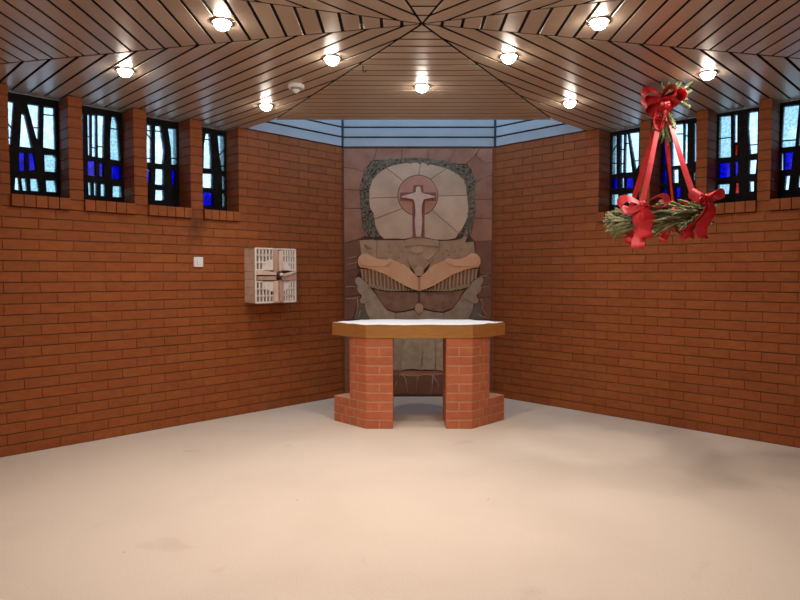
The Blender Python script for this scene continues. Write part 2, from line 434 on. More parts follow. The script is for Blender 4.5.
# ---- brick walls
COURSE, BLEN, JOINT = 0.0785, 0.2345, 0.008
SILL0, SILL1 = 23 * COURSE, 23 * COURSE + 0.086
RECESS = 0.22
WINDOWS = [
 ('L', 0.410, 0.803, [
   ('w', [(0.448, 2.606), (0.501, 2.604), (0.474, 2.284), (0.452, 2.285)]),
   ('w', [(0.548, 2.533), (0.572, 2.526), (0.615, 2.280), (0.531, 2.278)]),
   ('w', [(0.586, 2.609), (0.670, 2.614), (0.661, 2.339), (0.644, 2.358)]),
   ('w', [(0.701, 2.610), (0.775, 2.614), (0.778, 2.290), (0.690, 2.294)]),
   ('b', [(0.525, 2.238), (0.568, 2.241), (0.565, 2.098), (0.524, 2.097)]),
   ('b', [(0.590, 2.244), (0.626, 2.244), (0.641, 2.116), (0.591, 2.105)]),
   ('t', [(0.696, 2.242), (0.765, 2.248), (0.783, 2.228), (0.778, 2.115), (0.698, 2.112)]),
   ('w', [(0.498, 2.045), (0.520, 2.043), (0.525, 1.947), (0.490, 1.952)]),
   ('t', [(0.535, 2.044), (0.569, 2.045), (0.576, 1.951), (0.543, 1.949)]),
   ('t', [(0.596, 2.048), (0.647, 2.049), (0.659, 1.954), (0.598, 1.953)]),
   ('t', [(0.703, 2.046), (0.773, 2.050), (0.782, 1.959), (0.706, 1.956)]),
   ('r', [(0.448, 2.240), (0.466, 2.238), (0.466, 2.202), (0.452, 2.205)]),
  ], [(0.633, 2.438, 0.666, 2.442), (0.700, 2.549, 0.779, 2.556), (0.445, 2.463, 0.486, 2.406), (0.450, 2.336, 0.478, 2.336)]),
 ('L', 0.903, 1.294, [
   ('w', [(0.960, 2.611), (0.987, 2.612), (0.979, 2.296), (0.961, 2.293)]),
   ('w', [(1.017, 2.608), (1.040, 2.609), (1.037, 2.278), (1.016, 2.280)]),
   ('w', [(1.052, 2.615), (1.086, 2.614), (1.080, 2.273), (1.046, 2.273)]),
   ('w', [(1.094, 2.619), (1.152, 2.620), (1.143, 2.452), (1.138, 2.272), (1.092, 2.271)]),
   ('t', [(1.208, 2.626), (1.240, 2.626), (1.255, 2.577), (1.271, 2.266), (1.190, 2.269), (1.190, 2.427), (1.199, 2.559)]),
   ('b', [(1.012, 2.236), (1.073, 2.241), (1.074, 2.115), (1.012, 2.117)]),
   ('b', [(1.101, 2.231), (1.137, 2.233), (1.136, 2.117), (1.102, 2.118)]),
   ('b', [(1.197, 2.222), (1.277, 2.224), (1.276, 2.111), (1.197, 2.107)]),
   ('t', [(1.011, 2.063), (1.037, 2.062), (1.040, 1.956), (1.014, 1.958)]),
   ('t', [(1.056, 2.064), (1.082, 2.064), (1.080, 1.956), (1.057, 1.959)]),
   ('t', [(1.110, 2.060), (1.147, 2.060), (1.145, 1.959), (1.108, 1.959)]),
   ('t', [(1.205, 2.053), (1.277, 2.057), (1.279, 1.962), (1.202, 1.960)]),
  ], [(1.014, 2.432, 1.040, 2.433), (1.047, 2.347, 1.081, 2.347), (1.089, 2.363, 1.143, 2.364), (0.959, 2.550, 0.986, 2.552), (1.198, 2.526, 1.259, 2.528)]),
 ('L', 1.401, 1.782, [
   ('w', [(1.501, 2.608), (1.541, 2.610), (1.536, 2.284), (1.488, 2.283)]),
   ('w', [(1.572, 2.611), (1.626, 2.617), (1.657, 2.400), (1.642, 2.286), (1.566, 2.283)]),
   ('t', [(1.685, 2.610), (1.766, 2.614), (1.775, 2.293), (1.713, 2.292), (1.710, 2.433)]),
   ('b', [(1.487, 2.229), (1.528, 2.229), (1.521, 2.109), (1.485, 2.109)]),
   ('w', [(1.569, 2.239), (1.646, 2.243), (1.642, 2.102), (1.563, 2.101)]),
   ('b', [(1.714, 2.245), (1.760, 2.247), (1.748, 2.109), (1.719, 2.113)]),
   ('w', [(1.566, 2.056), (1.642, 2.058), (1.644, 1.968), (1.561, 1.964)]),
  ], [(1.500, 2.534, 1.539, 2.488), (1.499, 2.558, 1.541, 2.562), (1.490, 2.320, 1.537, 2.322), (1.571, 2.565, 1.632, 2.572), (1.711, 2.349, 1.774, 2.350)]),
 ('L', 1.894, 2.252, [
   ('w', [(2.048, 2.625), (2.092, 2.625), (2.105, 2.419), (2.103, 2.301), (2.019, 2.297), (2.027, 2.513)]),
   ('t', [(2.164, 2.622), (2.249, 2.627), (2.267, 2.477), (2.265, 2.296), (2.205, 2.292), (2.181, 2.447)]),
   ('w', [(2.010, 2.248), (2.114, 2.257), (2.112, 2.121), (2.009, 2.118)]),
   ('t', [(2.204, 2.244), (2.261, 2.246), (2.263, 2.120), (2.207, 2.120)]),
   ('b', [(2.012, 2.082), (2.116, 2.082), (2.116, 1.958), (2.014, 1.953)]),
   ('t', [(2.206, 2.080), (2.263, 2.082), (2.257, 1.956), (2.205, 1.959)]),
  ], [(2.030, 2.563, 2.097, 2.568), (2.194, 2.341, 2.266, 2.343), (2.179, 2.429, 2.256, 2.520)]),
 ('R', 1.191, 1.576, [
   ('t', [(1.206, 2.636), (1.250, 2.632), (1.256, 2.269), (1.201, 2.269)]),
   ('w', [(1.287, 2.637), (1.324, 2.634), (1.321, 2.275), (1.288, 2.276)]),
   ('w', [(1.333, 2.633), (1.358, 2.637), (1.410, 2.268), (1.332, 2.271)]),
   ('w', [(1.365, 2.638), (1.470, 2.631), (1.468, 2.326), (1.440, 2.265)]),
   ('b', [(1.197, 2.234), (1.264, 2.230), (1.265, 2.130), (1.203, 2.132)]),
   ('w', [(1.300, 2.226), (1.329, 2.223), (1.330, 2.129), (1.305, 2.131)]),
   ('b', [(1.340, 2.222), (1.418, 2.217), (1.419, 2.123), (1.337, 2.128)]),
   ('t', [(1.200, 2.080), (1.277, 2.077), (1.275, 1.977), (1.205, 1.979)]),
   ('t', [(1.349, 2.075), (1.413, 2.075), (1.411, 1.983), (1.361, 1.983)]),
  ], [(1.207, 2.488, 1.252, 2.551), (1.203, 2.376, 1.254, 2.371), (1.287, 2.494, 1.323, 2.491), (1.287, 2.362, 1.323, 2.359), (1.333, 2.544, 1.370, 2.542), (1.421, 2.371, 1.469, 2.369)]),
 ('R', 1.670, 2.057, [
   ('b', [(1.665, 2.514), (1.714, 2.515), (1.718, 2.295), (1.677, 2.292)]),
   ('b', [(1.677, 2.259), (1.723, 2.256), (1.724, 2.127), (1.681, 2.127)]),
   ('b', [(1.680, 2.086), (1.726, 2.085), (1.728, 1.983), (1.684, 1.984)]),
   ('w', [(1.763, 2.645), (1.863, 2.641), (1.870, 2.276), (1.770, 2.280)]),
   ('w', [(1.874, 2.639), (1.902, 2.637), (1.905, 2.287), (1.874, 2.282)]),
   ('w', [(1.954, 2.631), (1.973, 2.631), (1.979, 2.294), (1.958, 2.289)]),
   ('w', [(1.780, 2.246), (1.828, 2.249), (1.833, 2.127), (1.785, 2.128)]),
   ('r', [(1.870, 2.244), (1.898, 2.244), (1.898, 2.157), (1.876, 2.155)]),
   ('b', [(1.802, 2.090), (1.849, 2.089), (1.851, 1.997), (1.807, 1.996)]),
   ('w', [(1.956, 2.202), (1.975, 2.203), (1.973, 2.129), (1.958, 2.129)]),
   ('b', [(1.951, 2.083), (1.969, 2.086), (1.970, 2.042), (1.951, 2.040)]),
  ], [(1.765, 2.564, 1.865, 2.551), (1.876, 2.530, 1.904, 2.528)]),
 ('R', 2.144, 2.521, [
   ('t', [(2.156, 2.650), (2.250, 2.642), (2.257, 2.294), (2.153, 2.300)]),
   ('w', [(2.274, 2.641), (2.300, 2.642), (2.303, 2.411), (2.277, 2.408)]),
   ('r', [(2.279, 2.394), (2.306, 2.397), (2.305, 2.304), (2.280, 2.301)]),
   ('w', [(2.382, 2.644), (2.453, 2.639), (2.454, 2.299), (2.399, 2.298), (2.379, 2.518)]),
   ('b', [(2.151, 2.259), (2.252, 2.253), (2.254, 2.133), (2.156, 2.128)]),
   ('b', [(2.282, 2.251), (2.312, 2.250), (2.311, 2.135), (2.286, 2.135)]),
   ('w', [(2.395, 2.253), (2.452, 2.251), (2.445, 2.134), (2.394, 2.138)]),
   ('t', [(2.157, 2.079), (2.252, 2.073), (2.247, 1.990), (2.159, 1.991)]),
   ('r', [(2.290, 2.078), (2.319, 2.078), (2.325, 1.990), (2.286, 1.990)]),
   ('w', [(2.399, 2.078), (2.434, 2.078), (2.436, 1.993), (2.402, 1.993)]),
  ], [(2.153, 2.465, 2.254, 2.459), (2.389, 2.376, 2.457, 2.371)]),
 ('R', 2.611, 2.986, [
   ('t', [(2.633, 2.642), (2.741, 2.637), (2.720, 2.316), (2.622, 2.320)]),
   ('w', [(2.618, 2.273), (2.638, 2.276), (2.641, 2.139), (2.618, 2.139)]),
   ('b', [(2.644, 2.278), (2.708, 2.279), (2.698, 2.141), (2.644, 2.141)]),
   ('w', [(2.659, 2.093), (2.691, 2.096), (2.682, 1.983), (2.653, 1.982)]),
   ('w', [(2.750, 2.089), (2.772, 2.090), (2.774, 1.993), (2.744, 1.993)]),
   ('b', [(2.763, 2.268), (2.823, 2.266), (2.824, 2.132), (2.754, 2.137)]),
   ('w', [(2.763, 2.630), (2.836, 2.628), (2.843, 2.311), (2.742, 2.316)]),
  ], [(2.624, 2.374, 2.724, 2.368)]),
]


def wall_frame(p, q):
    """location and heading of a wall whose local x runs p -> q and local y points outwards"""
    return (p[0], p[1], 0), math.atan2(q[1] - p[1], q[0] - p[0]), math.hypot(q[0] - p[0], q[1] - p[1])

BRICK_MESH = {}
def brick_mesh(w, h, d, mat):
    key = (round(w, 3), round(h, 3), round(d, 3), mat)
    if key not in BRICK_MESH:
        bm = bmesh.new()
        bm_box(bm, -w / 2, w / 2, 0, d, -h / 2, h / 2)
        top = [e for e in bm.edges if all(abs(v.co.y) < 1e-6 for v in e.verts)]
        bmesh.ops.bevel(bm, geom=top, offset=0.0015, segments=1, affect='EDGES')
        me = from_bm(bm, 'brick'); me.materials.append(MATS[mat])
        BRICK_MESH[key] = me
    return BRICK_MESH[key]

def px_size(co):
    """how large something shows in the photograph: 0 outside the frame"""
    x, y, z = co.x, co.y, co.z - 1.31
    if y < 0.3: return 0
    if abs(x / y) > 0.66 or abs(z / y + 0.04) > 0.5: return 0
    return 1 / (x * x + y * y + z * z)

def brick_wall(name, p, q, openings, label):
    loc, rz, length = wall_frame(p, q)
    bm = bmesh.new()
    J = 0.005
    bm_box(bm, -0.1, length + 0.1, J, 0.34, -0.1, SILL0)
    edges = [-0.1] + [v for o in openings for v in (o[0] - J + 0.001, o[1] + J - 0.001)] + [length + 0.1]
    for i in range(0, len(edges), 2):
        a = edges[i] + (0 if i == 0 else 2 * J); b = edges[i + 1] - (0 if i + 2 == len(edges) else 0)
        bm_box(bm, edges[i], edges[i + 1], J, 0.34, SILL0, ZC - 0.003)
    for o in openings:
        bm_box(bm, o[0] - J, o[1] + J, 0.02, 0.34, SILL0, SILL1 - 0.02)
    bm_box(bm, -0.1, length + 0.1, 0.0, 0.34, 2.692, 2.78)
    wall = link(name, from_bm(bm, name), 'mortar', None, loc, rz)
    tag(wall, label, 'wall', kind='structure')
    M = Matrix.Translation(loc) @ Matrix.Rotation(rz, 4, 'Z')
    rec = []
    for c in range(34):
        z0 = c * COURSE
        zc = z0 + COURSE / 2
        if c < 23: spans = [(0, length, 0, 0)]
        else:
            e = [0] + [v for o in openings for v in (o[0], o[1])] + [length]
            spans = [(e[i], e[i + 1], 1 if i > 0 else 0, 1 if i + 2 < len(e) else 0) for i in range(0, len(e), 2)]
        for a, b, ja, jb in spans:
            cuts = [a]
            x = math.floor(a / BLEN) * BLEN + (BLEN / 2 if c % 2 else 0) - BLEN
            while x < b:
                if x > a + 0.05 and x < b - 0.05 and b - a > 0.16: cuts.append(x)
                x += BLEN
            cuts.append(b)
            for i in range(len(cuts) - 1):
                l = cuts[i] + (0.0018 if i else 0); r = cuts[i + 1] - (0.0018 if i + 2 < len(cuts) else 0)
                deep = (ja and i == 0) or (jb and i + 2 == len(cuts))
                rec.append(((l + r) / 2, zc, r - l, COURSE - JOINT, RECESS + 0.01 if deep else 0.05, 0.0))
    for o in openings:                       # bricks on end under each window
        n = max(3, round((o[1] - o[0]) / 0.078))
        w = (o[1] - o[0]) / n
        for i in range(n):
            rec.append((o[0] + w * (i + 0.5), (SILL0 + SILL1) / 2 + 0.001, w - 0.006, SILL1 - SILL0 - 0.002, RECESS + 0.025, -0.028))
    rec = [(px_size(M @ Vector((r[0], 0, r[1]))) * r[2] * r[3], r) for r in rec]
    rec.sort(key=lambda t: -t[0])
    rest = bmesh.new(); nrest = 0
    for i, (s, (x, z, w, h, d, y)) in enumerate(rec):
        y += random.uniform(-0.0012, 0.0012)
        if i < 300 and s > 0:
            b = link('brick', brick_mesh(w, h, d, 'brick'), None, wall, (x, y, z))
        else:
            bm_box(rest, x - w / 2, x + w / 2, y, y + d, z - h / 2, z + h / 2); nrest += 1
    if nrest:
        r = link('brickwork', from_bm(rest, 'brickwork'), 'brick_many', wall)
        r['kind'] = 'stuff'
    return wall

wall_left = brick_wall('wall_left', LL, BL, [(w[1], w[2]) for w in WINDOWS if w[0] == 'L'],
                       'orange-brown brick wall with the light switch and carved box')
wall_right = brick_wall('wall_right', BR, RR, [(w[1], w[2]) for w in WINDOWS if w[0] == 'R'],
                        'orange-brown brick wall behind the hanging wreath')

def plain_wall(name, p, q, label, top=2.78):
    loc, rz, length = wall_frame(p, q)
    w = boxes(name, [(-0.1, length + 0.1, 0.0, 0.3, -0.1, top)], 'brickwork_far', None, loc=loc, rz=rz)
    return tag(w, label, 'wall', kind='structure')
plain_wall('wall_back', BL, BR, 'narrow brick end wall behind the stone relief', top=2.674)
plain_wall('wall_side_right', RR, RF, 'narrow brick corner wall beyond the wreath side windows')
plain_wall('wall_front_right', RF, FR, 'brick wall beside the entrance on the wreath side')
plain_wall('wall_front', FR, FL, 'narrow brick wall facing the altar')
plain_wall('wall_front_left', FL, LF, 'brick wall beside the entrance on the light switch side')
plain_wall('wall_side_left', LF, LL, 'narrow brick corner wall beyond the light switch side windows')

# ---- unseen pale door, added opposite the altar for its fascia to reflect
d_loc, d_rz, d_len = wall_frame(FR, FL)
door = empty('added_door_1', d_loc, d_rz)
tag(door, 'added unseen pale door for the altar fascia to reflect', 'door', kind='structure')
boxes('door_frame', [(0.01, 0.06, -0.03, 0.0, 0, 2.12), (d_len - 0.06, d_len - 0.01, -0.03, 0.0, 0, 2.12), (0.06, d_len - 0.06, -0.03, 0.0, 2.05, 2.12)], 'white_plastic', door)
boxes('door_leaf', [(0.065, d_len - 0.065, -0.022, 0.0, 0.008, 2.045)], 'white_plastic', door, bevel=0.002)
boxes('door_handle', [(0.11, 0.13, -0.06, -0.022, 1.0, 1.02), (0.11, 0.23, -0.07, -0.055, 1.0, 1.02)], 'chrome', door)

# ---- stained glass windows
GL = {'w': 'glass_white', 't': 'glass_pale', 'b': 'glass_blue', 'r': 'glass_red'}
PANE_LABEL = {'b': 'deep blue glass pane', 'r': 'red glass pane'}
WLAB = [
 'stained glass window with slanting white panes and a zigzag bar, farthest from the carved box',
 'stained glass window with four narrow upright panes above three deep blue ones',
 'stained glass window with one pale pane between two narrow blue strips',
 'two-column stained glass window with a blue pane at the bottom, closest to carved box',
 'stained glass window with a splayed white pane above two blue squares, between the wreath and light well',
 'stained glass window with a stack of blue panes behind the red ribbons',
 'stained glass window with two small red panes and a blue square',
 'stained glass window with a big tapering pale pane over a slanted blue one',
]
for k, (side, x0, x1, panes, leads) in enumerate(WINDOWS):
    loc, rz, length = wall_frame(*((LL, BL) if side == 'L' else (BR, RR)))
    win = empty('window_%d' % (k + 1), loc, rz)
    tag(win, WLAB[k], 'window', kind='structure')
    pl = []
    for c, p in panes:
        p = clip_half(p, 1, 0, x1 - 0.014); p = clip_half(p, -1, 0, -(x0 + 0.014)); p = clip_half(p, 0, 1, 2.655)
        if len(p) < 3: continue
        if poly_area(p) < 0: p = p[::-1]
        if abs(poly_area(p)) < 1e-4: continue
        pl.append((c, p))
    outer = [(x0 - 0.004, SILL1 - 0.02), (x1 + 0.004, SILL1 - 0.02), (x1 + 0.004, ZC - 0.003), (x0 - 0.004, ZC - 0.003)]
    bm = plate_with_holes(outer, [p[::-1] for c, p in pl], RECESS, RECESS + 0.05)
    link('frame', from_bm(bm, 'frame'), 'leadwork', win)
    for c, p in pl:
        e = inset(p, -0.004)
        bm = bmesh.new()
        a = [bm.verts.new((q[0], RECESS + 0.022, q[1])) for q in e]
        b = [bm.verts.new((q[0], RECESS + 0.030, q[1])) for q in e]
        bm.faces.new(a); bm.faces.new(b[::-1])
        for i in range(len(e)):
            j = (i + 1) % len(e); bm.faces.new((a[j], a[i], b[i], b[j]))
        o = link('pane', from_bm(bm, 'pane'), GL[c], win)
        if c in PANE_LABEL: o['label'] = PANE_LABEL[c]
    for (ax, az, bx_, bz) in leads:
        bm = bmesh.new()
        bm_tube(bm, [(ax, RECESS + 0.018, az), (bx_, RECESS + 0.018, bz)], 0.0055, 6)
        link('lead_bar', from_bm(bm, 'lead_bar'), 'leadwork', win)

# ---- ceiling of long boards laid in eight wedges round a star point
ceiling = None
PITCH, GAP = 0.110, 0.018
def ceiling_backing():
    bm = bmesh.new()
    for s in ([APEX, SR, SL], [APEX, SL, WL, LL], [APEX, LL, LF], [APEX, LF, PL], [APEX, PL, FL, FR, PR],
              [APEX, PR, RF], [APEX, RF, RR], [APEX, RR, WR, SR]):
        bm_prism(bm, s, ZC + 0.02, ZC + 0.10)
    return link('ceiling', from_bm(bm, 'ceiling'), 'board_backing')
ceiling = ceiling_backing()
tag(ceiling, 'low ceiling of satin brown boards meeting in a star of dark joints', 'ceiling', kind='structure')

def lay_boards(poly, direction, offset):
    """fill a convex wedge with boards running along direction; joints at offset + k*PITCH across it"""
    dx, dy = direction
    l = math.hypot(dx, dy); dx /= l; dy /= l
    nx, ny = -dy, dx
    if poly_area(poly) < 0: poly = poly[::-1]
    poly = inset(poly, 0.008)
    pr = [nx * (p[0] - APEX[0]) + ny * (p[1] - APEX[1]) for p in poly]
    base = nx * APEX[0] + ny * APEX[1]
    k = math.floor((min(pr) - offset) / PITCH)
    while offset + k * PITCH < max(pr):
        a = base + offset + k * PITCH + GAP / 2; b = base + offset + (k + 1) * PITCH - GAP / 2
        k += 1
        p = clip_half(clip_half(poly, nx, ny, b), -nx, -ny, -a)
        q = []
        for v in p:
            if not q or (Vector(v) - Vector(q[-1])).length > 0.004: q.append(v)
        if len(q) > 2 and (Vector(q[0]) - Vector(q[-1])).length < 0.004: q.pop()
        if len(q) < 3 or abs(poly_area(q)) < 4e-4: continue
        bm = bmesh.new()
        lo = inset(q, 0.001)
        A = [bm.verts.new((v[0], v[1], ZC)) for v in lo]
        B = [bm.verts.new((v[0], v[1], ZC + 0.001)) for v in q]
        C = [bm.verts.new((v[0], v[1], ZC + 0.0035)) for v in q]
        n = len(q)
        bm.faces.new(A[::-1]); bm.faces.new(C)
        for i in range(n):
            j = (i + 1) % n
            bm.faces.new((A[i], A[j], B[j], B[i])); bm.faces.new((B[i], B[j], C[j], C[i]))
        link('board', from_bm(bm, 'board'), 'board', ceiling)
lay_boards([APEX, SR, SL], (1, 0), 0.0)
# over the window walls the boards run on to the glass
E_ = RECESS * math.sqrt(.5)
lay_boards([APEX, SL, (WL[0] - E_, WL[1] + E_), (LL[0] - E_, LL[1] + E_), LL], (-1, 1), -0.06)
lay_boards([APEX, RR, (RR[0] + E_, RR[1] + E_), (WR[0] + E_, WR[1] + E_), SR], (1, 1), 0.06)
lay_boards([APEX, LL, LF], (0, 1), 0.0)
lay_boards([APEX, RF, RR], (0, 1), 0.0)
lay_boards([APEX, LF, PL], (1, 1), 0.06)
lay_boards([APEX, PR, RF], (-1, 1), -0.06)
lay_boards([APEX, PL, FL, FR, PR], (1, 0), 0.0)

# ---- daylight well between the board ceiling and the end wall
WELL_TOP = 3.30
well = empty('trim_1', (0.2, 6.2, ZC))
tag(well, 'pale boarded light well above the stone relief', 'light well', kind='structure')
def well_side(p, q, boards=True):
    (lx, ly, _), rz, length = wall_frame(p, q)
    bm = bmesh.new()
    bm_box(bm, -0.02, length + 0.02, 0.0, 0.06, ZC - 0.004 if boards else ZC + 0.021, WELL_TOP)
    back = link('well_panel', from_bm(bm, 'well_panel'), 'well_joint', well, (lx - 0.2, ly - 6.2, -ZC), rz)
    z = ZC + (0.002 if boards else 0.021)
    while z < WELL_TOP - 0.02:
        bm = bmesh.new()
        bm_box(bm, 0.004, length - 0.004, -0.014, 0.0, z, min(z + 0.1045 - 0.018, WELL_TOP))
        link('well_board', from_bm(bm, 'well_board'), 'well_board', well, (lx - 0.2, ly - 6.2, -ZC), rz)
        z += 0.1045
for a, b in ((WL, BL), (BL, BR), (BR, WR)): well_side(a, b)
for a, b in ((WR, SR), (SR, SL), (SL, WL)): well_side(a, b, False)
for x in (BL, BR):
    boxes('corner_strip', [(x[0] - 0.2 - 0.012, x[0] - 0.2 + 0.012, x[1] - 6.2 - 0.03, x[1] - 6.2, 0.0, WELL_TOP - ZC)], 'well_joint', well)
sky = empty('window_9', (0.2, 6.2, WELL_TOP))
tag(sky, 'rooflight glazing over the light well', 'window', kind='structure')
wp = [(p[0] - 0.2, p[1] - 6.2) for p in (WL, BL, BR, WR, SR, SL)]
prism('pane', inset(wp, -0.05), 0.01, 0.02, 'glass_clear', sky)
for i in range(4):
    x = -1.0 + i * 0.68
    boxes('glazing_bar', [(x - 0.015, x + 0.015, -0.62, 0.44, 0.021, 0.05)], 'white_plastic', sky)

# ================================================================== STONE RELIEF on the end wall
relief = empty('stone_relief', (0.196, 6.657, 0.0))
tag(relief, 'tall carved stone relief with crucifix in a sun disc above open hands', 'relief')
RK = 0.0106
def rp(p):                       # drawing units -> metres on the panel
    return ((p[0] - 418.5) * RK, 2.632 - (p[1] - 150) * RK)

def stone(name, poly, mat, h=0.03, gap=0.003, bevel=0.004, base=0.018, label=None, parent=None, seg=1):
    """one flat stone: outline in drawing units, standing h proud of the wall face"""
    q = [rp((343.6 if p[0] == 345 else 492.8 if p[0] == 491 else p[0], 148.4 if p[1] == 150 else p[1])) for p in poly]
    q = inset(q, gap / 2)
    bm = bmesh.new()
    n = len(q)
    A = [bm.verts.new((v[0], -h, v[1])) for v in q]
    B = [bm.verts.new((v[0], -base + 0.002, v[1])) for v in q]
    f = bm.faces.new(A); bm.faces.new(B[::-1])
    for i in range(n):
        j = (i + 1) % n
        bm.faces.new((A[j], A[i], B[i], B[j]))
    if bevel:
        bmesh.ops.bevel(bm, geom=list(f.edges), offset=bevel, segments=seg, affect='EDGES', clamp_overlap=True)
    o = link(name, from_bm(bm, name), mat, parent or relief)
    if label: o['label'] = label
    return o

def mir(poly, c=419.3):
    return [(2 * c - x, y) for x, y in poly][::-1]

# backing slab of the whole relief
boxes('backing_slab', [((343.4 - 418.5) * RK, (493 - 418.5) * RK, -0.02, 0.0, 0.0, 2.652)], 'grout', relief)
# rust coloured outer stones
for p in ([(345, 150), (377, 150), (374, 160), (371, 161), (366, 168), (364.5, 172), (354, 168), (345, 167)],
          [(377, 150), (402, 150), (402, 158.3), (395, 159), (383, 160), (374, 160)],
          [(402, 150), (428, 150), (428, 159), (419, 158), (402, 158.3)],
          [(428, 150), (456, 150), (453, 156), (448, 162.5), (443, 161), (428, 159)],
          [(456, 150), (480, 150), (474, 157), (466, 164), (458, 163.5), (448, 162.5), (453, 156)],
          [(480, 150), (491, 150), (491, 162), (486, 163.5), (480, 159), (476, 155.5)],
          [(491, 162), (491, 174.5), (484, 177), (475, 183), (474, 178), (472, 170), (468, 164), (466, 164), (474, 157), (476, 155.5), (480, 159), (486, 163.5)],
          [(491, 174.5), (491, 199), (473.5, 199), (474, 195), (475, 185), (475, 183), (484, 177)],
          [(491, 199), (491, 218), (474, 218), (476, 208), (473.5, 199)],
          [(491, 218), (491, 240), (475, 241), (472, 238), (470, 235), (472, 228), (474, 218)],
          [(345, 167), (354, 168), (364.5, 172), (362, 180), (360, 190), (345, 189)],
          [(345, 189), (360, 190), (361, 208), (345, 208)],
          [(345, 208), (361, 208), (361, 215), (363, 225), (366, 235), (360, 238), (345, 243)]):
    stone('stone', p, 'stone_rust', h=0.026, gap=0.0035)
for p in ([(475, 241), (491, 240), (491, 276), (481, 274), (480, 262), (476, 253)],
          [(491, 276), (491, 297), (478, 297), (481, 290), (478, 283), (481, 274)],
          [(491, 297), (491, 320), (486, 320), (483, 310), (476, 300), (478, 297)],
          [(345, 243), (359, 239), (361, 253), (357, 257), (357, 268), (345, 272)],
          [(345, 272), (357, 268), (359, 272), (355, 277), (357, 288), (361, 295), (345, 297)],
          [(345, 297), (361, 295), (359, 300), (356, 308), (352, 320), (345, 320)],
          [(345, 320), (366, 320), (374, 345), (383, 371), (345, 371)],
          [(491, 320), (472, 320), (463, 345), (454, 371), (491, 371)],
          [(345, 371), (383, 371), (383, 377), (380, 396), (345, 396)],
          [(491, 371), (454, 371), (454, 377), (458, 396), (491, 396)],
          [(383, 377), (454, 377), (458, 396), (380, 396)]):
    stone('stone', p, 'stone_dark_rust', h=0.026, gap=0.0035)
stone('stone', [(383, 371.5), (452, 371.5), (454, 377), (383, 377)], 'stone_rust', h=0.028)

# pale segments of the sun
SUN = [(421, 162), (433, 164.5), (447, 168), (455, 172), (461, 176), (464, 179), (466.5, 185), (467.5, 195),
       (467.5, 200), (469, 208), (468, 217), (463, 228), (459, 233), (456, 238), (448, 239.5), (436, 239.5), (424.3, 237),
       (413.2, 237), (404, 239), (398, 238), (384, 238.5), (379, 234), (375, 225), (374, 219), (373.5, 213), (369.5, 207), (369, 198),
       (369, 190), (372, 180), (378, 173), (386, 167.5), (393, 165), (407, 162.5)]
DC, DR = (418, 195), 20.3
def disc_pt(a, r=DR): return (DC[0] + r * math.cos(math.radians(a)), DC[1] - r * math.sin(math.radians(a)))
# (first outline index, last index, disc angle at first, disc angle at last)
for i0, i1, a0, a1 in ((0, 2, 88, 52), (2, 7, 52, -2), (7, 12, -2, -46), (12, 16, -46, -72),
                       (17, 23, -104, -140), (23, 26, -140, -175), (26, 30, 185, 136), (30, 33, 136, 88)):
    out = [SUN[i % len(SUN)] for i in range(i0, i1 + 1)]
    arc = [disc_pt(a1 + (a0 - a1) * t / 5) for t in range(6)]
    stone('sun_segment', out + arc, 'stone_pale', h=0.034, gap=0.004, bevel=0.003)
# rough mossy border of small chips
PAIRS = [((366, 236), (379, 235)), ((363, 225), (375, 225)), ((361, 215), (373.5, 216)), ((361, 208), (369.5, 207)), ((360, 190), (369, 192)),
         ((362, 180), (372, 180)), ((366, 168), (378, 173)), ((371, 161), (385, 168)), ((383, 160), (393, 165)), ((395, 159), (407, 162.5)),
         ((406, 158), (413, 162)), ((419, 158), (421, 162)), ((429, 159), (433, 164.5)), ((443, 161), (447, 168)), ((449, 163), (455, 172)),
         ((458, 163.5), (461, 176)), ((468, 164), (464, 179)), ((474, 178), (466.5, 185)), ((475, 185), (467.5, 192)), ((474, 195), (467.5, 200)),
         ((476, 208), (469, 208)), ((474, 217), (468, 217)), ((472, 228), (463, 228)), ((470, 236), (459, 234))]
bm = bmesh.new()
rnd = random.Random(3)
lerp2 = lambda a, b, t: (a[0] + (b[0] - a[0]) * t, a[1] + (b[1] - a[1]) * t)
for (o0, i0), (o1, i1) in zip(PAIRS, PAIRS[1:]):
    nu = max(2, round(math.dist(o0, o1) / 2.0)); nv = 4
    for u in range(nu):
        for v in range(nv):
            c = lerp2(lerp2(o0, o1, (u + .5) / nu), lerp2(i0, i1, (u + .5) / nu), (v + .5) / nv)
            c = (c[0] + rnd.uniform(-1.1, 1.1), c[1] + rnd.uniform(-1.1, 1.1))
            r = rnd.uniform(1.2, 2.4); a0 = rnd.uniform(0, 6)
            pts = [rp((c[0] + r * rnd.uniform(.75, 1.15) * math.cos(a0 + k * 1.047), c[1] + r * rnd.uniform(.75, 1.15) * math.sin(a0 + k * 1.047))) for k in range(6)]
            h = rnd.uniform(0.028, 0.038)
            A = [bm.verts.new((p[0], -0.017, p[1])) for p in pts]
            cc = rp(c)
            B = [bm.verts.new((cc[0] + (p[0] - cc[0]) * .7, -h, cc[1] + (p[1] - cc[1]) * .7)) for p in pts]
            bm.faces.new(B)
            for k in range(6):
                bm.faces.new((A[k], A[(k + 1) % 6], B[(k + 1) % 6], B[k]))
mb = link('moss_border', from_bm(bm, 'moss_border'), 'stone_moss', relief)
mb['label'] = 'rough grey-green border round the sun'; mb['kind'] = 'stuff'
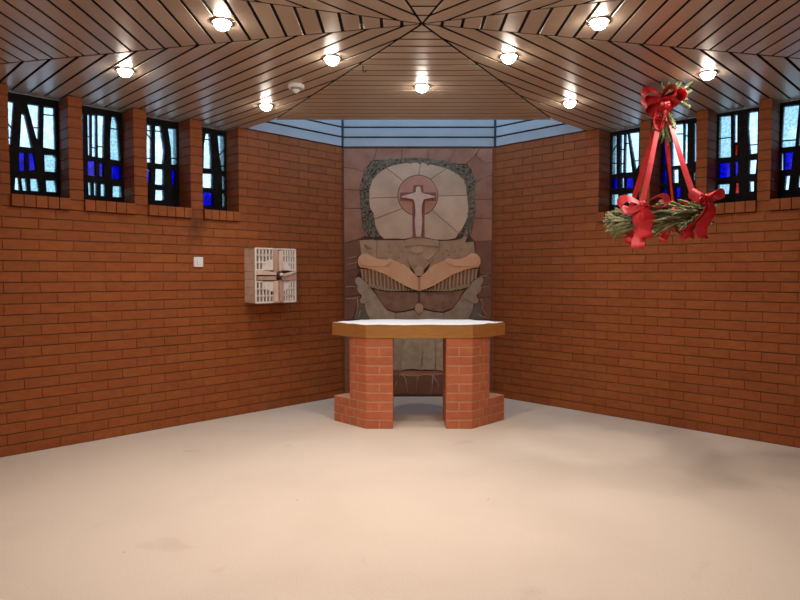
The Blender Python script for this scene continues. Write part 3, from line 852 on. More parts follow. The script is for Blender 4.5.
# disc, cross and figure
stone('disc', [disc_pt(i * 10, 20.0) for i in range(36)], 'stone_pink', h=0.036, gap=0.002, bevel=0.005, label='pink round disc')
stone('cross', [(413.4, 184.8), (423.2, 184.8), (423.2, 192.3), (436.2, 192.3), (436.2, 200.2), (424.6, 200.2), (424.6, 238),
                (412.6, 238), (412.6, 200.2), (400.2, 200.2), (400.2, 192.3), (413.4, 192.3)], 'stone_red', h=0.042, gap=0.0, bevel=0.003, label='dark red cross')
FIG = [(416.4, 187), (418.2, 186.2), (420.3, 187), (421, 189.5), (420.3, 192.2), (422, 193.6), (428, 194.2), (433, 195.8), (435, 196.2), (434.2, 198),
       (428, 197.6), (423, 198.4), (422, 204), (421.6, 212), (422.4, 220), (421.6, 230), (421, 236.6), (416, 236.6), (415.4, 230), (414.8, 220),
       (415.6, 212), (415, 204), (414, 198.4), (409, 197.6), (403, 198), (401.4, 196.2), (404, 195.6), (409, 194.2), (415, 193.6), (416.7, 192.2), (415.8, 189.5)]
fg = stone('figure', FIG, 'stone_figure', h=0.066, gap=0.0, bevel=0.010, seg=3, base=0.035, label='pale crucified figure with outstretched arms')
# hill stones above the hands
stone('hill_stone', [(359, 240), (372, 239), (377, 240), (376, 261), (372, 261), (366, 257), (361, 257)], 'stone_tan', h=0.036)
stone('hill_stone', [(377, 239.6), (404, 239.6), (404, 247), (405.5, 255), (409, 264), (412, 272), (404, 268), (398, 266), (394, 264), (390, 262), (384, 264), (378, 263), (376, 261), (376.5, 252)], 'stone_tan', h=0.036)
stone('hill_stone', [(404, 240), (412, 237.5), (420, 237), (430, 238.5), (440, 240.5), (440, 247), (432, 246), (420, 244.5), (410, 245), (404, 247)], 'stone_tan', h=0.046, bevel=0.008)
stone('hill_stone', [(404, 247), (410, 245), (420, 244.5), (432, 246), (440, 247), (438, 256), (431, 262), (425, 268), (419.5, 276), (414, 271), (409, 264), (405.5, 255)], 'stone_tan', h=0.034)
stone('hill_stone', [(440, 240.5), (456, 240), (462, 238.5), (465, 234.5), (468, 236), (465, 242), (474, 241), (476.5, 258), (470, 258), (460, 261), (446, 266), (434, 270), (427, 272), (431, 262), (438, 256), (440, 247)], 'stone_tan', h=0.036)
el = lambda cx, cy, rx, ry, n=16: [(cx + rx * math.cos(2 * math.pi * i / n), cy + ry * math.sin(2 * math.pi * i / n)) for i in range(n)]
stone('carved_oval', el(417, 249.5, 6, 4.3), 'stone_rib', h=0.05, gap=0, bevel=0.009, seg=2)
stone('carved_disc', el(419.3, 271, 4.6, 5), 'stone_rib', h=0.052, gap=0, bevel=0.008, seg=2)
stone('carved_disc', el(419.3, 308.5, 4.4, 5.2), 'stone_rib', h=0.050, gap=0, bevel=0.008, seg=2)
stone('carved_leaf', [(424, 258), (429, 254), (437, 250), (434, 256), (428, 260)], 'stone_rib', h=0.044, gap=0, bevel=0.005)
stone('carved_leaf', [(364, 243), (366, 245), (372, 248.5), (368, 249.5), (364.5, 247)], 'stone_brown', h=0.042, gap=0, bevel=0.003)
rnd = random.Random(11)
for cx, cy in [(390, 252), (399, 257), (402, 251), (389, 246), (447, 250), (452, 246.5), (455, 251), (461, 249), (449, 255), (443, 253), (458, 246)]:
    stone('carved_chip', el(cx, cy, rnd.uniform(.7, 1.2), rnd.uniform(.5, .9), 7), 'stone_brown', h=0.041, gap=0, bevel=0.001)
# hands with ribs below and a string of beads
HAND = [(357.5, 260), (359, 256), (362, 253.3), (367, 253), (372, 256.3), (378, 259.8), (384, 260.3), (390, 257.5), (394.5, 260.5), (398, 263), (404, 263.8),
        (408, 267), (413, 272.3), (416, 276), (419, 277), (419, 291), (413, 289), (405, 285.5), (395, 280), (386, 273), (376, 269), (368, 268.2), (360, 267), (358, 264)]
KNUCKLE = [(359.5, 259), (362, 255.5), (367, 255), (372, 258), (379, 261.5), (385, 261.8), (390, 259.5), (393.5, 261.5), (391, 263.8), (384, 264.6), (376, 267), (367, 267), (361, 265.5)]
RIBB = [(359, 268), (368, 269), (376, 270), (386, 274), (395, 281), (405, 286.5), (412, 290), (395, 290.5), (378, 289), (370, 285.5), (363, 279)]
BROWN = [(372, 288.5), (380, 291), (395, 292), (412, 292), (419, 292), (419, 304), (414, 309), (405, 311), (395, 312.3), (386, 309.5), (381, 302), (377, 295)]
GREY1 = [(354.5, 280), (355.5, 277.5), (358, 276.5), (361, 278), (366, 282), (371, 288.5), (377, 296), (371, 300), (364, 304), (360.5, 303), (359, 300), (361.5, 297), (362, 295), (358, 292.5), (356.5, 289), (358, 286), (355, 283)]
GREY2 = [(377, 296), (381, 302.5), (386, 310), (395, 313), (395, 320), (380, 320), (370, 320), (366, 312), (364, 304), (371, 300)]
for m_ in (0, 1):
    T = mir if m_ else (lambda p: p)
    stone('hand', T(HAND), 'stone_hand', h=0.056, gap=0.0, bevel=0.013, seg=3, label='smooth ochre stone hand')
    stone('knuckles', T(KNUCKLE), 'stone_hand', h=0.068, gap=0, bevel=0.011, seg=3, base=0.05)
    stone('rib_field', T(RIBB), 'stone_rib_back', h=0.030, gap=0.002, bevel=0.002)
    for i in range(12):
        x = 361.5 + i * 3.75
        top = 268.5 if x < 376 else 268.5 + (x - 376) * 0.53
        bot = min(289.2, 279 + (x - 362) * 0.75) if x < 376 else 289.6
        if bot - top < 1.5: continue
        rib = [(x - 0.75, top + .3), (x + 0.75, top + .6), (x + 1.6, bot), (x + 0.2, bot)]
        stone('rib', T(rib), 'stone_rib', h=0.044, gap=0, bevel=0.003, base=0.026)
    for i in range(15):
        t = i / 14
        x = 370 + t * 42; y = 285.2 + 4.9 * math.sin(min(1, t * 1.6) * math.pi / 2)
        r = 2.1 - 1.2 * t
        stone('bead', T(el(x, y, r * 1.05, r, 8)), 'stone_bead', h=0.058 - 0.012 * t, gap=0, bevel=0.007 * (1 - .5 * t), seg=2, base=0.026)
    stone('brown_stone', T(BROWN), 'stone_brown', h=0.036, gap=0.004, bevel=0.008)
    stone('leaf_stone', T(GREY1), 'stone_grey', h=0.044, gap=0.002, bevel=0.005, seg=2)
    stone('leaf_stone', T(GREY2), 'stone_grey', h=0.040, gap=0.002, bevel=0.005, seg=2)
    stone('slate_stone', T([(359, 300), (364, 304), (366, 312), (370, 320), (353, 320), (357, 308)]), 'stone_slate', h=0.030)
    stone('foot_stone', T([(395, 313), (405, 312), (414, 310), (419.3, 314), (419.3, 320), (395, 320)]), 'stone_grey', h=0.036)
# tall trunk stones behind the altar table
for p in ([(366, 320), (395, 320), (393, 345), (391, 371), (383, 371), (374, 345)],
          [(395, 320), (408, 320), (405, 338), (402, 352), (400, 372), (391, 371), (393, 345)],
          [(408, 320), (423, 320), (423.5, 345), (421, 371), (411, 369), (400, 372), (402, 352), (405, 338)],
          [(423, 320), (433, 320), (436, 350), (436, 371), (429, 370), (421, 371), (423.5, 345)],
          [(433, 320), (472, 320), (463, 345), (454, 371), (445, 372.5), (436, 371), (436, 350)]):
    stone('trunk_stone', p, 'stone_grey', h=0.042, gap=0.002, bevel=0.006, seg=2)
# pale roots and runnels
ROOTS = [[(401, 375), (397, 382), (394.5, 390)], [(401, 375.5), (405, 378), (406.5, 385), (407.7, 395)], [(401, 375), (410, 377), (418.7, 377), (426, 375.5), (433, 376.5), (441, 374.5), (446, 378)],
         [(418.7, 377), (416.8, 383), (416.3, 395)], [(433.3, 376.5), (432.8, 385), (432.4, 395)], [(434, 377), (438, 384), (443, 395)],
         [(423.4, 338), (423.2, 350), (422.4, 366)], [(436, 338), (436.4, 352), (436, 368)],
         [(345, 287), (351, 286), (357, 286.6)], [(345, 299), (353, 298.5), (360, 296)], [(357, 298), (357.6, 306), (356, 314), (350, 322)], [(360, 310), (358, 318), (355, 322)],
         [(481, 277), (486, 275), (490, 277)], [(480, 287.5), (486, 286.5), (491, 287)], [(481, 299), (484, 303), (483, 309), (488, 316)], [(478, 314), (484, 317), (490, 319)],
         [(347, 258), (356, 256)], [(347, 264), (357, 262)]]
for r in ROOTS:
    bm = bmesh.new()
    pts = [rp(p) for p in r]
    y = -0.027 if r[0][1] < 330 or r[0][1] > 372 else -0.043
    bm_tube(bm, [(p[0], y, p[1]) for p in pts], [0.0055] * (len(pts) - 1) + [0.003], 6)
    link('root', from_bm(bm, 'root', True), 'stone_root', relief)

# ================================================================== ALTAR
altar = empty('altar', (0.166, 5.52, 0))
tag(altar, 'brick altar with two splayed pillars and a six-sided wooden table top', 'altar')
ZT = 0.884
TOPP = [(-0.456, -0.294), (0.450, -0.294), (0.772, 0.0), (0.455, 0.335), (-0.455, 0.335), (-0.772, 0.0)]
prism('table_slab', inset(TOPP, 0.022), ZT - 0.10, ZT - 0.004, 'gold_wood', altar)
inn = inset(TOPP, 0.024)
for i in range(6):
    j = (i + 1) % 6
    prism('fascia', [TOPP[i], TOPP[j], inn[j], inn[i]], ZT - 0.108, ZT, 'gold_wood', altar, bevel=0.0015)
AC = 0.0776
def pillar(sgn):
    """one splayed brick pillar: tall front pier with a low wing running back along the splay"""
    k = math.sqrt(.5)
    f = -0.288                               # front face
    x_in, x_out = (0.226, 0.447) if sgn > 0 else (0.226, 0.455)                      # along the front
    tall, low = (0.245, 0.465) if sgn > 0 else (0.215, 0.43); dep = 0.215
    def P(x, y): return (sgn * x, y)
    tw = (x_out + k * tall, f + k * tall); lw = (x_out + k * low, f + k * low)
    inn_ = (-k * dep, k * dep)
    e = 0.003
    core_t = [P(x_in + e, f + e), P(x_out - e * .4, f + e), P(tw[0] - e * 2, tw[1]), P(tw[0] - 0.06, f + 0.43), P(x_in + e, f + 0.43)]
    core_l = [P(x_out - e * .4, f + e), P(lw[0] - e * 2, lw[1] - e * .2), P(lw[0] + inn_[0] * .6, lw[1] + inn_[1] * .6), P(tw[0] - 0.10, f + 0.42)]
    bm = bmesh.new()
    bm_prism(bm, core_t if sgn > 0 else core_t[::-1], 0, 10 * AC)
    bm_prism(bm, core_l if sgn > 0 else core_l[::-1], 0, 3 * AC - 0.003)
    body = link('pillar', from_bm(bm, 'pillar'), 'altar_mortar', altar)
    T = 0.09
    def br(pts, z0, z1):
        pts = [P(*p) for p in pts]
        if poly_area(pts) < 0: pts = pts[::-1]
        bm = bmesh.new(); bm_prism(bm, pts, z0, z1)
        bmesh.ops.bevel(bm, geom=list(bm.edges), offset=0.002, segments=1, affect='EDGES', clamp_overlap=True)
        link('brick', from_bm(bm, 'brick'), 'altar_brick', body)
    m = math.tan(math.radians(22.5)) * T            # mitre at the 135 degree arris
    j = 0.005
    def front(a, b, z0, z1, mitre):
        br([(a, f), (b, f), (b - (m if mitre else 0), f + T), (a, f + T)], z0, z1)
    def side(a, b, z0, z1, mitre):
        # a, b measured along the splay from the arris
        o = (x_out, f); nx, ny = -k, k
        p = lambda s, d: (o[0] + k * s + nx * d, o[1] + k * s + ny * d)
        br([p(a, 0), p(b, 0), p(b, T), p(a + (m if mitre else 0), T)], z0, z1)
    def inner(a, b, z0, z1):                        # bricks on the inner cheek, behind the front ones
        br([(x_in, f + a), (x_in + 0.05, f + a), (x_in + 0.05, f + b), (x_in, f + b)], z0, z1)
    for c in range(10):
        z0 = c * AC + j; z1 = (c + 1) * AC - (j if c < 9 else 0)
        mid = (x_in + x_out) / 2
        if c % 2 == 0:
            front(x_in, mid - j, z0, z1, False); front(mid + j, x_out, z0, z1, True)
        else:
            front(x_in, x_out, z0, z1, True)
        ext = low if c < 3 else tall
        cuts = [0.0, 0.108, 0.215, 0.32] if c % 2 == 0 else [0.0, 0.16, 0.27]
        cuts = [q for q in cuts if q < ext - 0.05] + [ext]
        for i in range(len(cuts) - 1):
            side(cuts[i] + (j if i else 0), cuts[i + 1] - (j if i + 2 < len(cuts) else 0), z0, z1, i == 0)
        yy = [T + 2 * j, 0.21, 0.32, 0.428] if c % 2 else [T + 2 * j, 0.26, 0.428]
        for i in range(len(yy) - 1):
            inner(yy[i], yy[i + 1] - 2 * j, z0, z1)
    for i in range(2):                              # top course of the low wing
        pass
    return body
pillar(-1); pillar(1)
# cloth
bm = bmesh.new()
outl = inset(TOPP, 0.006)
ring = []
rnd = random.Random(5)
for i in range(6):
    a, b = outl[i], outl[(i + 1) % 6]
    for t in range(8): ring.append(lerp2(a, b, t / 8))
prev = None
rings = []
for s_ in (1.0, 0.97, 0.6, 0.25):
    rr = []
    for i, p in enumerate(ring):
        w = 1 + (rnd.uniform(-0.006, 0.004) if s_ > 0.9 else 0)
        rr.append(bm.verts.new((p[0] * s_ * w, 0.025 + (p[1] - 0.025) * s_ * w, 0.004 + (0.004 * max(0, math.sin(i * 1.7)) if s_ > 0.95 else 0.003))))
    rings.append(rr)
for a, b in zip(rings, rings[1:]):
    for i in range(len(a)):
        jn = (i + 1) % len(a)
        bm.faces.new((a[i], a[jn], b[jn], b[i]))
bm.faces.new(rings[-1])
me = from_bm(bm, 'altar_cloth', True)
cloth = link('altar_cloth', me, 'white_cloth', None, (0.166, 5.52, ZT + 0.0015))
md = cloth.modifiers.new('thickness', 'SOLIDIFY'); md.thickness = 0.003; md.offset = -1
tag(cloth, 'white cloth spread over the altar table top', 'cloth')

# ================================================================== CARVED WALL BOX (tabernacle) on the left wall
lw_loc, lw_rz, lw_len = wall_frame(LL, BL)
LWM = Matrix.Translation(lw_loc) @ Matrix.Rotation(lw_rz, 4, 'Z')
def on_left_wall(x, y, z): return LWM @ Vector((x, y, z))
BW, BH, BD = 0.457, 0.510, 0.185
tb = empty('tabernacle_box', on_left_wall(2.302, 0, 1.050), lw_rz)
tag(tb, 'pale carved stone box with a cross between lattice panels on the brick wall', 'wall box')
boxes('body', [(0.012, BW - 0.012, -BD + 0.035, 0.0, 0.012, BH - 0.012)], 'box_recess', tb)
n = 7
for i in range(n):                                   # stone strips up both cheeks
    z0, z1 = BH * i / n + 0.0015, BH * (i + 1) / n - 0.0015
    boxes('side_tile', [(0.0, 0.014, -BD + 0.012, 0.0, z0, z1)], 'box_stone', tb, bevel=0.0015)
    boxes('side_tile', [(BW - 0.014, BW, -BD + 0.012, 0.0, z0, z1)], 'box_stone', tb, bevel=0.0015)
boxes('top_slab', [(0.0, BW, -BD + 0.012, 0.0, BH - 0.014, BH)], 'box_stone', tb)
boxes('bottom_slab', [(0.0, BW, -BD + 0.012, 0.0, 0.0, 0.014)], 'box_stone', tb)
YF = -BD
def fb(a0, a1, b0, b1, y0=YF, y1=YF + 0.03):         # face box in fractions of the front (b from the top)
    return (a0 * BW, a1 * BW, y0, y1, BH * (1 - b1), BH * (1 - b0))
boxes('door_frame', [fb(0, .03, 0, 1), fb(.97, 1, 0, 1), fb(.03, .97, 0, .018), fb(.03, .97, .982, 1)], 'box_white', tb, bevel=0.001)
def lattice(a0, a1, rows, cells, part_rows):
    """white fretwork: upright bars between cross rails"""
    L = []
    for (b0, b1), (c0, c1) in zip(rows, part_rows):
        w = (a1 - a0) / cells
        for i in range(c0, c1 + 1):
            x = a0 + w * i
            L.append(fb(max(a0, x - .014), min(a1, x + .014), b0, b1, YF + 0.003))
        L.append(fb(a0 + w * c0, a0 + w * c1, b1, b1 + .026, YF + 0.001))
        L.append(fb(a0 + w * c0, a0 + w * c1, b0 - .026, b0, YF + 0.001))
    return boxes('lattice', L, 'box_white', tb)
TR = [(.022, .122), (.144, .250), (.272, .385)]
BRW = [(.622, .730), (.752, .860), (.882, .980)]
lattice(.03, .43, TR, 5, [(0, 5), (0, 5), (0, 2)])
lattice(.67, .97, TR, 5, [(0, 5), (1, 5), (3, 5)])
lattice(.03, .43, BRW, 5, [(0, 2), (0, 4), (0, 5)])
lattice(.67, .97, BRW, 5, [(3, 5), (1, 5), (0, 5)])
def face_poly(name, pts, mat, y0, y1, bevel=0.004, seg=2):
    q = [(p[0] * BW, BH * (1 - p[1])) for p in pts]
    if poly_area(q) < 0: q = q[::-1]
    bm = bmesh.new()
    A = [bm.verts.new((p[0], y0, p[1])) for p in q]; B = [bm.verts.new((p[0], y1, p[1])) for p in q]
    f = bm.faces.new(A); bm.faces.new(B[::-1])
    for i in range(len(q)):
        k = (i + 1) % len(q); bm.faces.new((A[k], A[i], B[i], B[k]))
    bmesh.ops.bevel(bm, geom=list(f.edges), offset=bevel, segments=seg, affect='EDGES', clamp_overlap=True)
    return link(name, from_bm(bm, name), mat, tb)
# rounded plaques in the angles of the cross
def fan(cx, cy, rx, ry, a0, a1, n=8):
    return [(cx, cy)] + [(cx + rx * math.cos(math.radians(a0 + (a1 - a0) * i / n)), cy - ry * math.sin(math.radians(a0 + (a1 - a0) * i / n))) for i in range(n + 1)]
face_poly('plaque', fan(.44, .405, .265, .20, 90, 180), 'box_white', YF + 0.004, YF + 0.032)
face_poly('plaque', fan(.66, .405, .20, .18, 0, 90), 'box_white', YF + 0.004, YF + 0.032)
face_poly('plaque', fan(.44, .605, .265, .19, 180, 270), 'box_white', YF + 0.004, YF + 0.032)
face_poly('plaque', fan(.66, .605, .19, .19, 270, 360), 'box_white', YF + 0.004, YF + 0.032)
# the cross: arms of paired bars, the lower right one draped
face_poly('cross_arm', [(.43, .02), (.54, .02), (.54, .44), (.43, .44)], 'box_pink', YF - 0.006, YF + 0.03)
face_poly('cross_arm', [(.555, .05), (.665, .03), (.66, .30), (.60, .44), (.555, .44)], 'box_stone', YF - 0.014, YF + 0.03)
face_poly('cross_arm', [(.03, .415), (.26, .415), (.50, .445), (.50, .495), (.03, .49)], 'box_stone', YF - 0.012, YF + 0.03)
face_poly('cross_arm', [(.03, .51), (.50, .51), (.50, .59), (.06, .585)], 'box_pink', YF - 0.006, YF + 0.03)
face_poly('cross_arm', [(.62, .45), (.70, .475), (.86, .435), (.985, .405), (.985, .43), (.86, .475), (.70, .515), (.62, .51)], 'box_stone', YF - 0.018, YF + 0.03)
face_poly('cross_arm', [(.62, .52), (.72, .515), (.985, .45), (.985, .59), (.66, .60), (.62, .58)], 'box_pink', YF - 0.008, YF + 0.03)
face_poly('cross_arm', [(.44, .60), (.545, .60), (.545, .98), (.44, .98)], 'box_stone', YF - 0.008, YF + 0.03)
face_poly('cross_arm', [(.56, .58), (.66, .60), (.665, .98), (.56, .98)], 'box_pink', YF - 0.014, YF + 0.03)
bm = bmesh.new()
bm_lathe(bm, [(0.0, 0.030), (0.016, 0.029), (0.026, 0.022), (0.032, 0.012), (0.034, 0.0)], 14)
boss = link('boss', from_bm(bm, 'boss', True), 'box_recess', tb, (.567 * BW, YF - 0.006, BH * .52))
boss.rotation_euler = (math.pi / 2, 0, 0)
bm = bmesh.new()
bm_lathe(bm, [(0.0, 0.020), (0.010, 0.018), (0.015, 0.008), (0.016, 0.0)], 12)
knot = link('boss_knob', from_bm(bm, 'boss_knob', True), 'box_white', boss, (0, 0, 0.027))

# ---- light switch
sw = empty('light_switch', on_left_wall(1.839, 0, 1.425), lw_rz)
tag(sw, 'small square white light switch on the brick wall', 'switch')
boxes('plate', [(-0.044, 0.044, -0.014, 0.0, -0.044, 0.044)], 'white_plastic', sw, bevel=0.003)
boxes('rocker', [(-0.013, 0.013, -0.019, -0.013, -0.022, 0.022)], 'white_plastic', sw, bevel=0.0015)
boxes('back_box', [(-0.046, 0.040, -0.006, 0.0, 0.040, 0.050)], 'black_metal', sw)
# ---- wall nail
bm = bmesh.new(); bm_tube(bm, [(0, 0.01, 0), (0, -0.012, -0.004), (0.003, -0.016, 0.010)], [0.004, 0.004, 0.003], 6)
nail = link('wall_hook', from_bm(bm, 'wall_hook', True), 'chrome', None, on_left_wall(2.046, 0, 1.726), lw_rz)
tag(nail, 'tiny pale hook in the brick wall under the window nearest the carved box', 'hook')

# ---- smoke detector
sd = empty('smoke_detector', (-0.747, 4.513, ZC))
tag(sd, 'white round smoke detector on the ceiling boards', 'smoke detector')
bm = bmesh.new(); bm_lathe(bm, [(0, 0), (0.056, 0), (0.058, -0.006), (0.056, -0.020), (0.050, -0.024), (0, -0.024)], 28)
link('base', from_bm(bm, 'base'), 'white_plastic', sd)
for i in range(16):
    a = 2 * math.pi * i / 16
    o = boxes('vent_rib', [(0.047, 0.0595, -0.002, 0.002, -0.021, -0.004)], 'white_plastic', sd); o.rotation_euler = (0, 0, a)
bm = bmesh.new(); bm_lathe(bm, [(0.044, -0.024), (0.036, -0.036), (0, -0.036)], 24)
link('chamber', from_bm(bm, 'chamber'), 'grey_plastic', sd)
bm = bmesh.new(); bm_lathe(bm, [(0.030, -0.034), (0.024, -0.044), (0.010, -0.058), (0, -0.060)], 20)
link('sensor_cone', from_bm(bm, 'sensor_cone', True), 'white_plastic', sd)
# ---- small hook in the ceiling
bm = bmesh.new()
bm_tube(bm, [(0, 0, 0.004), (0, 0, -0.03), (0.008, 0, -0.04), (0.018, 0, -0.036), (0.020, 0, -0.026)], 0.004, 6)
hk = link('ceiling_hook', from_bm(bm, 'ceiling_hook', True), 'black_metal', None, (-0.242, 4.108, ZC))
tag(hk, 'small black hook screwed into the ceiling seam above the altar', 'hook')

# ================================================================== DOWNLIGHTS
LAMPS = [
 (0.159, 4.537, 'glowing ceiling downlight in the wedge of boards above the altar'),
 (-0.428, 3.958, 'glowing ceiling downlight between smoke detector and star point of the ceiling seams'),
 (-1.076, 5.038, 'glowing ceiling downlight above the carved wall box beside smoke detector'),
 (-1.831, 4.187, 'glowing ceiling downlight in front of the windows of the wall with light switch'),
 (-0.960, 3.403, 'glowing ceiling downlight in the narrow wedge of short boards on light switch side'),
 (0.679, 3.923, 'glowing ceiling downlight beside the star point on the wreath side'),
 (1.341, 4.951, 'glowing ceiling downlight between the light well and the hanging wreath'),
 (1.070, 3.390, 'glowing ceiling downlight in the narrow wedge of short boards on wreath side'),
 (2.081, 4.248, 'glowing ceiling downlight beside the top bow of the wreath'),
]
HID = 'glowing ceiling downlight near the entrance walls'
for x, y in ((0.14, 2.33), (-0.42, 2.89), (0.70, 2.89), (-1.07, 1.84), (1.35, 1.84), (-1.83, 2.66)):
    LAMPS.append((x, y, HID))
def lamp_meshes():
    bm = bmesh.new(); bm_lathe(bm, [(0.050, 0.010), (0.050, -0.004), (0.056, -0.009), (0.064, -0.007), (0.068, 0.0), (0.066, 0.008)], 28)
    trim = from_bm(bm, 'trim_ring', True); trim.materials.append(MATS['chrome'])
    bm = bmesh.new()
    bm_lathe(bm, [(0.042, 0.004), (0.043, -0.010), (0.040, -0.022), (0.031, -0.035), (0.016, -0.043), (0, -0.045)], 24)
    bulb = from_bm(bm, 'bulb', True); bulb.materials.append(MATS['bulb'])
    return trim, bulb
trim_me, bulb_me = lamp_meshes()
for x, y, lab in LAMPS:
    d = empty('ceiling_downlight', (x, y, ZC))
    tag(d, lab, 'downlight', 'downlights in the board ceiling')
    link('trim_ring', trim_me, None, d)
    link('bulb', bulb_me, None, d)
    ld = bpy.data.lights.new('lamp_light', 'SPOT')
    ld.energy = LAMP_WATTS; ld.color = LAMP_COLOR
    ld.spot_size = math.radians(116); ld.spot_blend = 0.9
    ld.shadow_soft_size = 0.045
    lo = bpy.data.objects.new('lamp_light', ld); COL.objects.link(lo)
    lo.parent = d; lo.location = (0, 0, -0.058)

# ================================================================== HANGING ADVENT WREATH
WX, WY, WZ = 1.845, 4.45, 1.715
wreath = empty('advent_wreath', (WX, WY, WZ))
tag(wreath, 'fir advent wreath hanging from the ceiling on red ribbons with bows', 'wreath')
rnd = random.Random(21)

def sprig(bm, p0, d, length, droop=0.0, nl=0.015, fat=1.0):
    """a fir twig: bent stem carrying rows of flat needles"""
    p0 = Vector(p0); d = Vector(d).normalized()
    side = d.cross(Vector((0, 0, 1)))
    if side.length < 0.1: side = Vector((1, 0, 0))
    side.normalize()
    steps = 7
    pts = []
    for i in range(steps + 1):
        t = i / steps
        pts.append(p0 + d * length * t + Vector((0, 0, -droop * t * t * length)) + side * 0.08 * length * math.sin(t * 2 + p0.x * 40))
    bm_tube(bm, pts, [0.006 * fat] + [0.0075 * fat] * (steps - 1) + [0.003], 4)
    for i in range(steps * 4):
        t = (i + 0.5) / (steps * 4)
        k = min(int(t * steps), steps - 1)
        q = pts[k].lerp(pts[k + 1], t * steps - k)
        ax = (pts[k + 1] - pts[k]).normalized()
        a = side; b = ax.cross(a).normalized()
        for s in range(3):
            ang = i * 2.4 + s * 2.094 + rnd.uniform(-.3, .3)
            out = (a * math.cos(ang) + b * math.sin(ang))
            tip = q + (out * 0.75 + ax * 0.75) * nl * fat * rnd.uniform(.8, 1.15) * (1 - 0.35 * t)
            w = ax.cross(out).normalized() * 0.0034 * fat
            v = [bm.verts.new(q - w), bm.verts.new(q + w), bm.verts.new(tip + w * .5), bm.verts.new(tip - w * .5)]
            bm.faces.new(v)

TILT = Matrix.Rotation(math.radians(-4.0), 3, 'Y')
RW = 0.285
bm = bmesh.new()
for i in range(420):
    ph = 2 * math.pi * i / 420 + rnd.uniform(-.05, .05)
    th = rnd.uniform(0, 2 * math.pi)
    rad = Vector((math.cos(ph), math.sin(ph), 0)); tan = Vector((-math.sin(ph), math.cos(ph), 0))
    pos = rad * (RW + 0.052 * math.cos(th)) + Vector((0, 0, 0.055 * math.sin(th)))
    out = rad * math.cos(th) + Vector((0, 0, 1)) * math.sin(th)
    dr = -tan * rnd.uniform(.8, 1.0) + out * rnd.uniform(.05, .42) + Vector((0, 0, rnd.uniform(-.25, .25)))
    sprig(bm, TILT @ pos, TILT @ dr, rnd.uniform(.075, .125), rnd.uniform(0, .15))
fo = link('foliage', from_bm(bm, 'foliage'), 'fir', wreath); fo['kind'] = 'stuff'
fo['label'] = 'dense olive green fir twigs'
bm = bmesh.new()
N_ = 40
rr = [[bm.verts.new(TILT @ Vector(((RW + 0.034 * math.cos(2 * math.pi * k / 8)) * math.cos(2 * math.pi * i / N_), (RW + 0.034 * math.cos(2 * math.pi * k / 8)) * math.sin(2 * math.pi * i / N_), 0.034 * math.sin(2 * math.pi * k / 8)))) for k in range(8)] for i in range(N_)]
for i in range(N_):
    for k in range(8):
        bm.faces.new((rr[i][k], rr[(i + 1) % N_][k], rr[(i + 1) % N_][(k + 1) % 8], rr[i][(k + 1) % 8]))
link('straw_ring', from_bm(bm, 'straw_ring', True), 'fir_stem', wreath)

def ribbon(name, pts, wv, w, parent, taper=None):
    """a flat satin band through pts; wv is the width direction (or one per point)"""
    pts = [Vector(p) for p in pts]
    n = len(pts)
    bm = bmesh.new(); rows = []
    for i, p in enumerate(pts):
        t = (pts[min(i + 1, n - 1)] - pts[max(i - 1, 0)]).normalized()
        v = Vector(wv[i] if isinstance(wv, list) else wv)
        v = (v - t * v.dot(t)).normalized()
        nn = t.cross(v).normalized() * 0.0012
        ww = (w if taper is None else w * taper[i]) / 2
        mid = nn * 1.8                                  # slightly cupped across its width
        rows.append([bm.verts.new(p - v * ww + nn), bm.verts.new(p + mid), bm.verts.new(p + v * ww + nn),
                     bm.verts.new(p + v * ww - nn), bm.verts.new(p + mid - 2 * nn), bm.verts.new(p - v * ww - nn)])
    for a, b in zip(rows, rows[1:]):
        for k in range(6):
            l = (k + 1) % 6
            bm.faces.new((a[k], a[l], b[l], b[k]))
    bm.faces.new(rows[0][::-1]); bm.faces.new(rows[-1])
    for a, b in zip(rows, rows[1:]):                    # crisp selvedges
        for k in (0, 2, 3, 5):
            bm.edges.get((a[k], b[k])).smooth = False
    return link(name, from_bm(bm, name, True), 'ribbon', parent)

def bow(at, ax, up, size, w, tails, name='bow'):
    """loops left and right along ax, a knot, and tails given as end offsets"""
    at = Vector(at); ax = Vector(ax).normalized(); up = Vector(up).normalized()
    fw = ax.cross(up).normalized()
    bm = bmesh.new()
    bm_lathe(bm, [(0, -0.5), (0.35, -0.42), (0.5, -0.1), (0.46, 0.25), (0.25, 0.48), (0, 0.5)], 12)
    knot = link(name, from_bm(bm, name, True), 'ribbon', wreath, at)
    knot.scale = (size * .34, size * .34, size * .42)
    inv = Matrix.Diagonal((1 / (size * .34), 1 / (size * .34), 1 / (size * .42), 1))
    def sub(nm, pts, wv, ww, taper=None):
        o = ribbon(nm, [p for p in pts], wv, ww, knot, taper)
        o.matrix_local = inv
        return o
    for s in (-1, 1):
        pts = []
        for i in range(15):
            t = i / 14
            pts.append(ax * s * size * math.sin(math.pi * t) + up * (size * 0.30 * math.sin(2 * math.pi * t) + 0.12 * size * math.sin(math.pi * t)) + fw * 0.02 * s * math.sin(3 * t))
        tp = [0.55 + 0.45 * math.sin(math.pi * i / 14) for i in range(15)]
        sub('loop', pts, fw + up * 0.55 * s + ax * 0.2, w, tp)
    for off, wv in tails:
        off = Vector(off)
        pts = [Vector((0, 0, 0)) + off * (i / 10) + fw * 0.03 * math.sin(i * .6) + ax * 0.02 * math.sin(i * .45 + off.x * 9) for i in range(11)]
        tp = [0.45 + 0.55 * min(1, i / 4) for i in range(11)]
        sub('tail', pts, [Vector(wv) + Vector((0.3 * math.sin(i * .5), 0.3 * math.cos(i * .4), 0)) for i in range(11)], w, tp)
    return knot

HUB = Vector((0.02, 0.0, 2.50 - WZ))
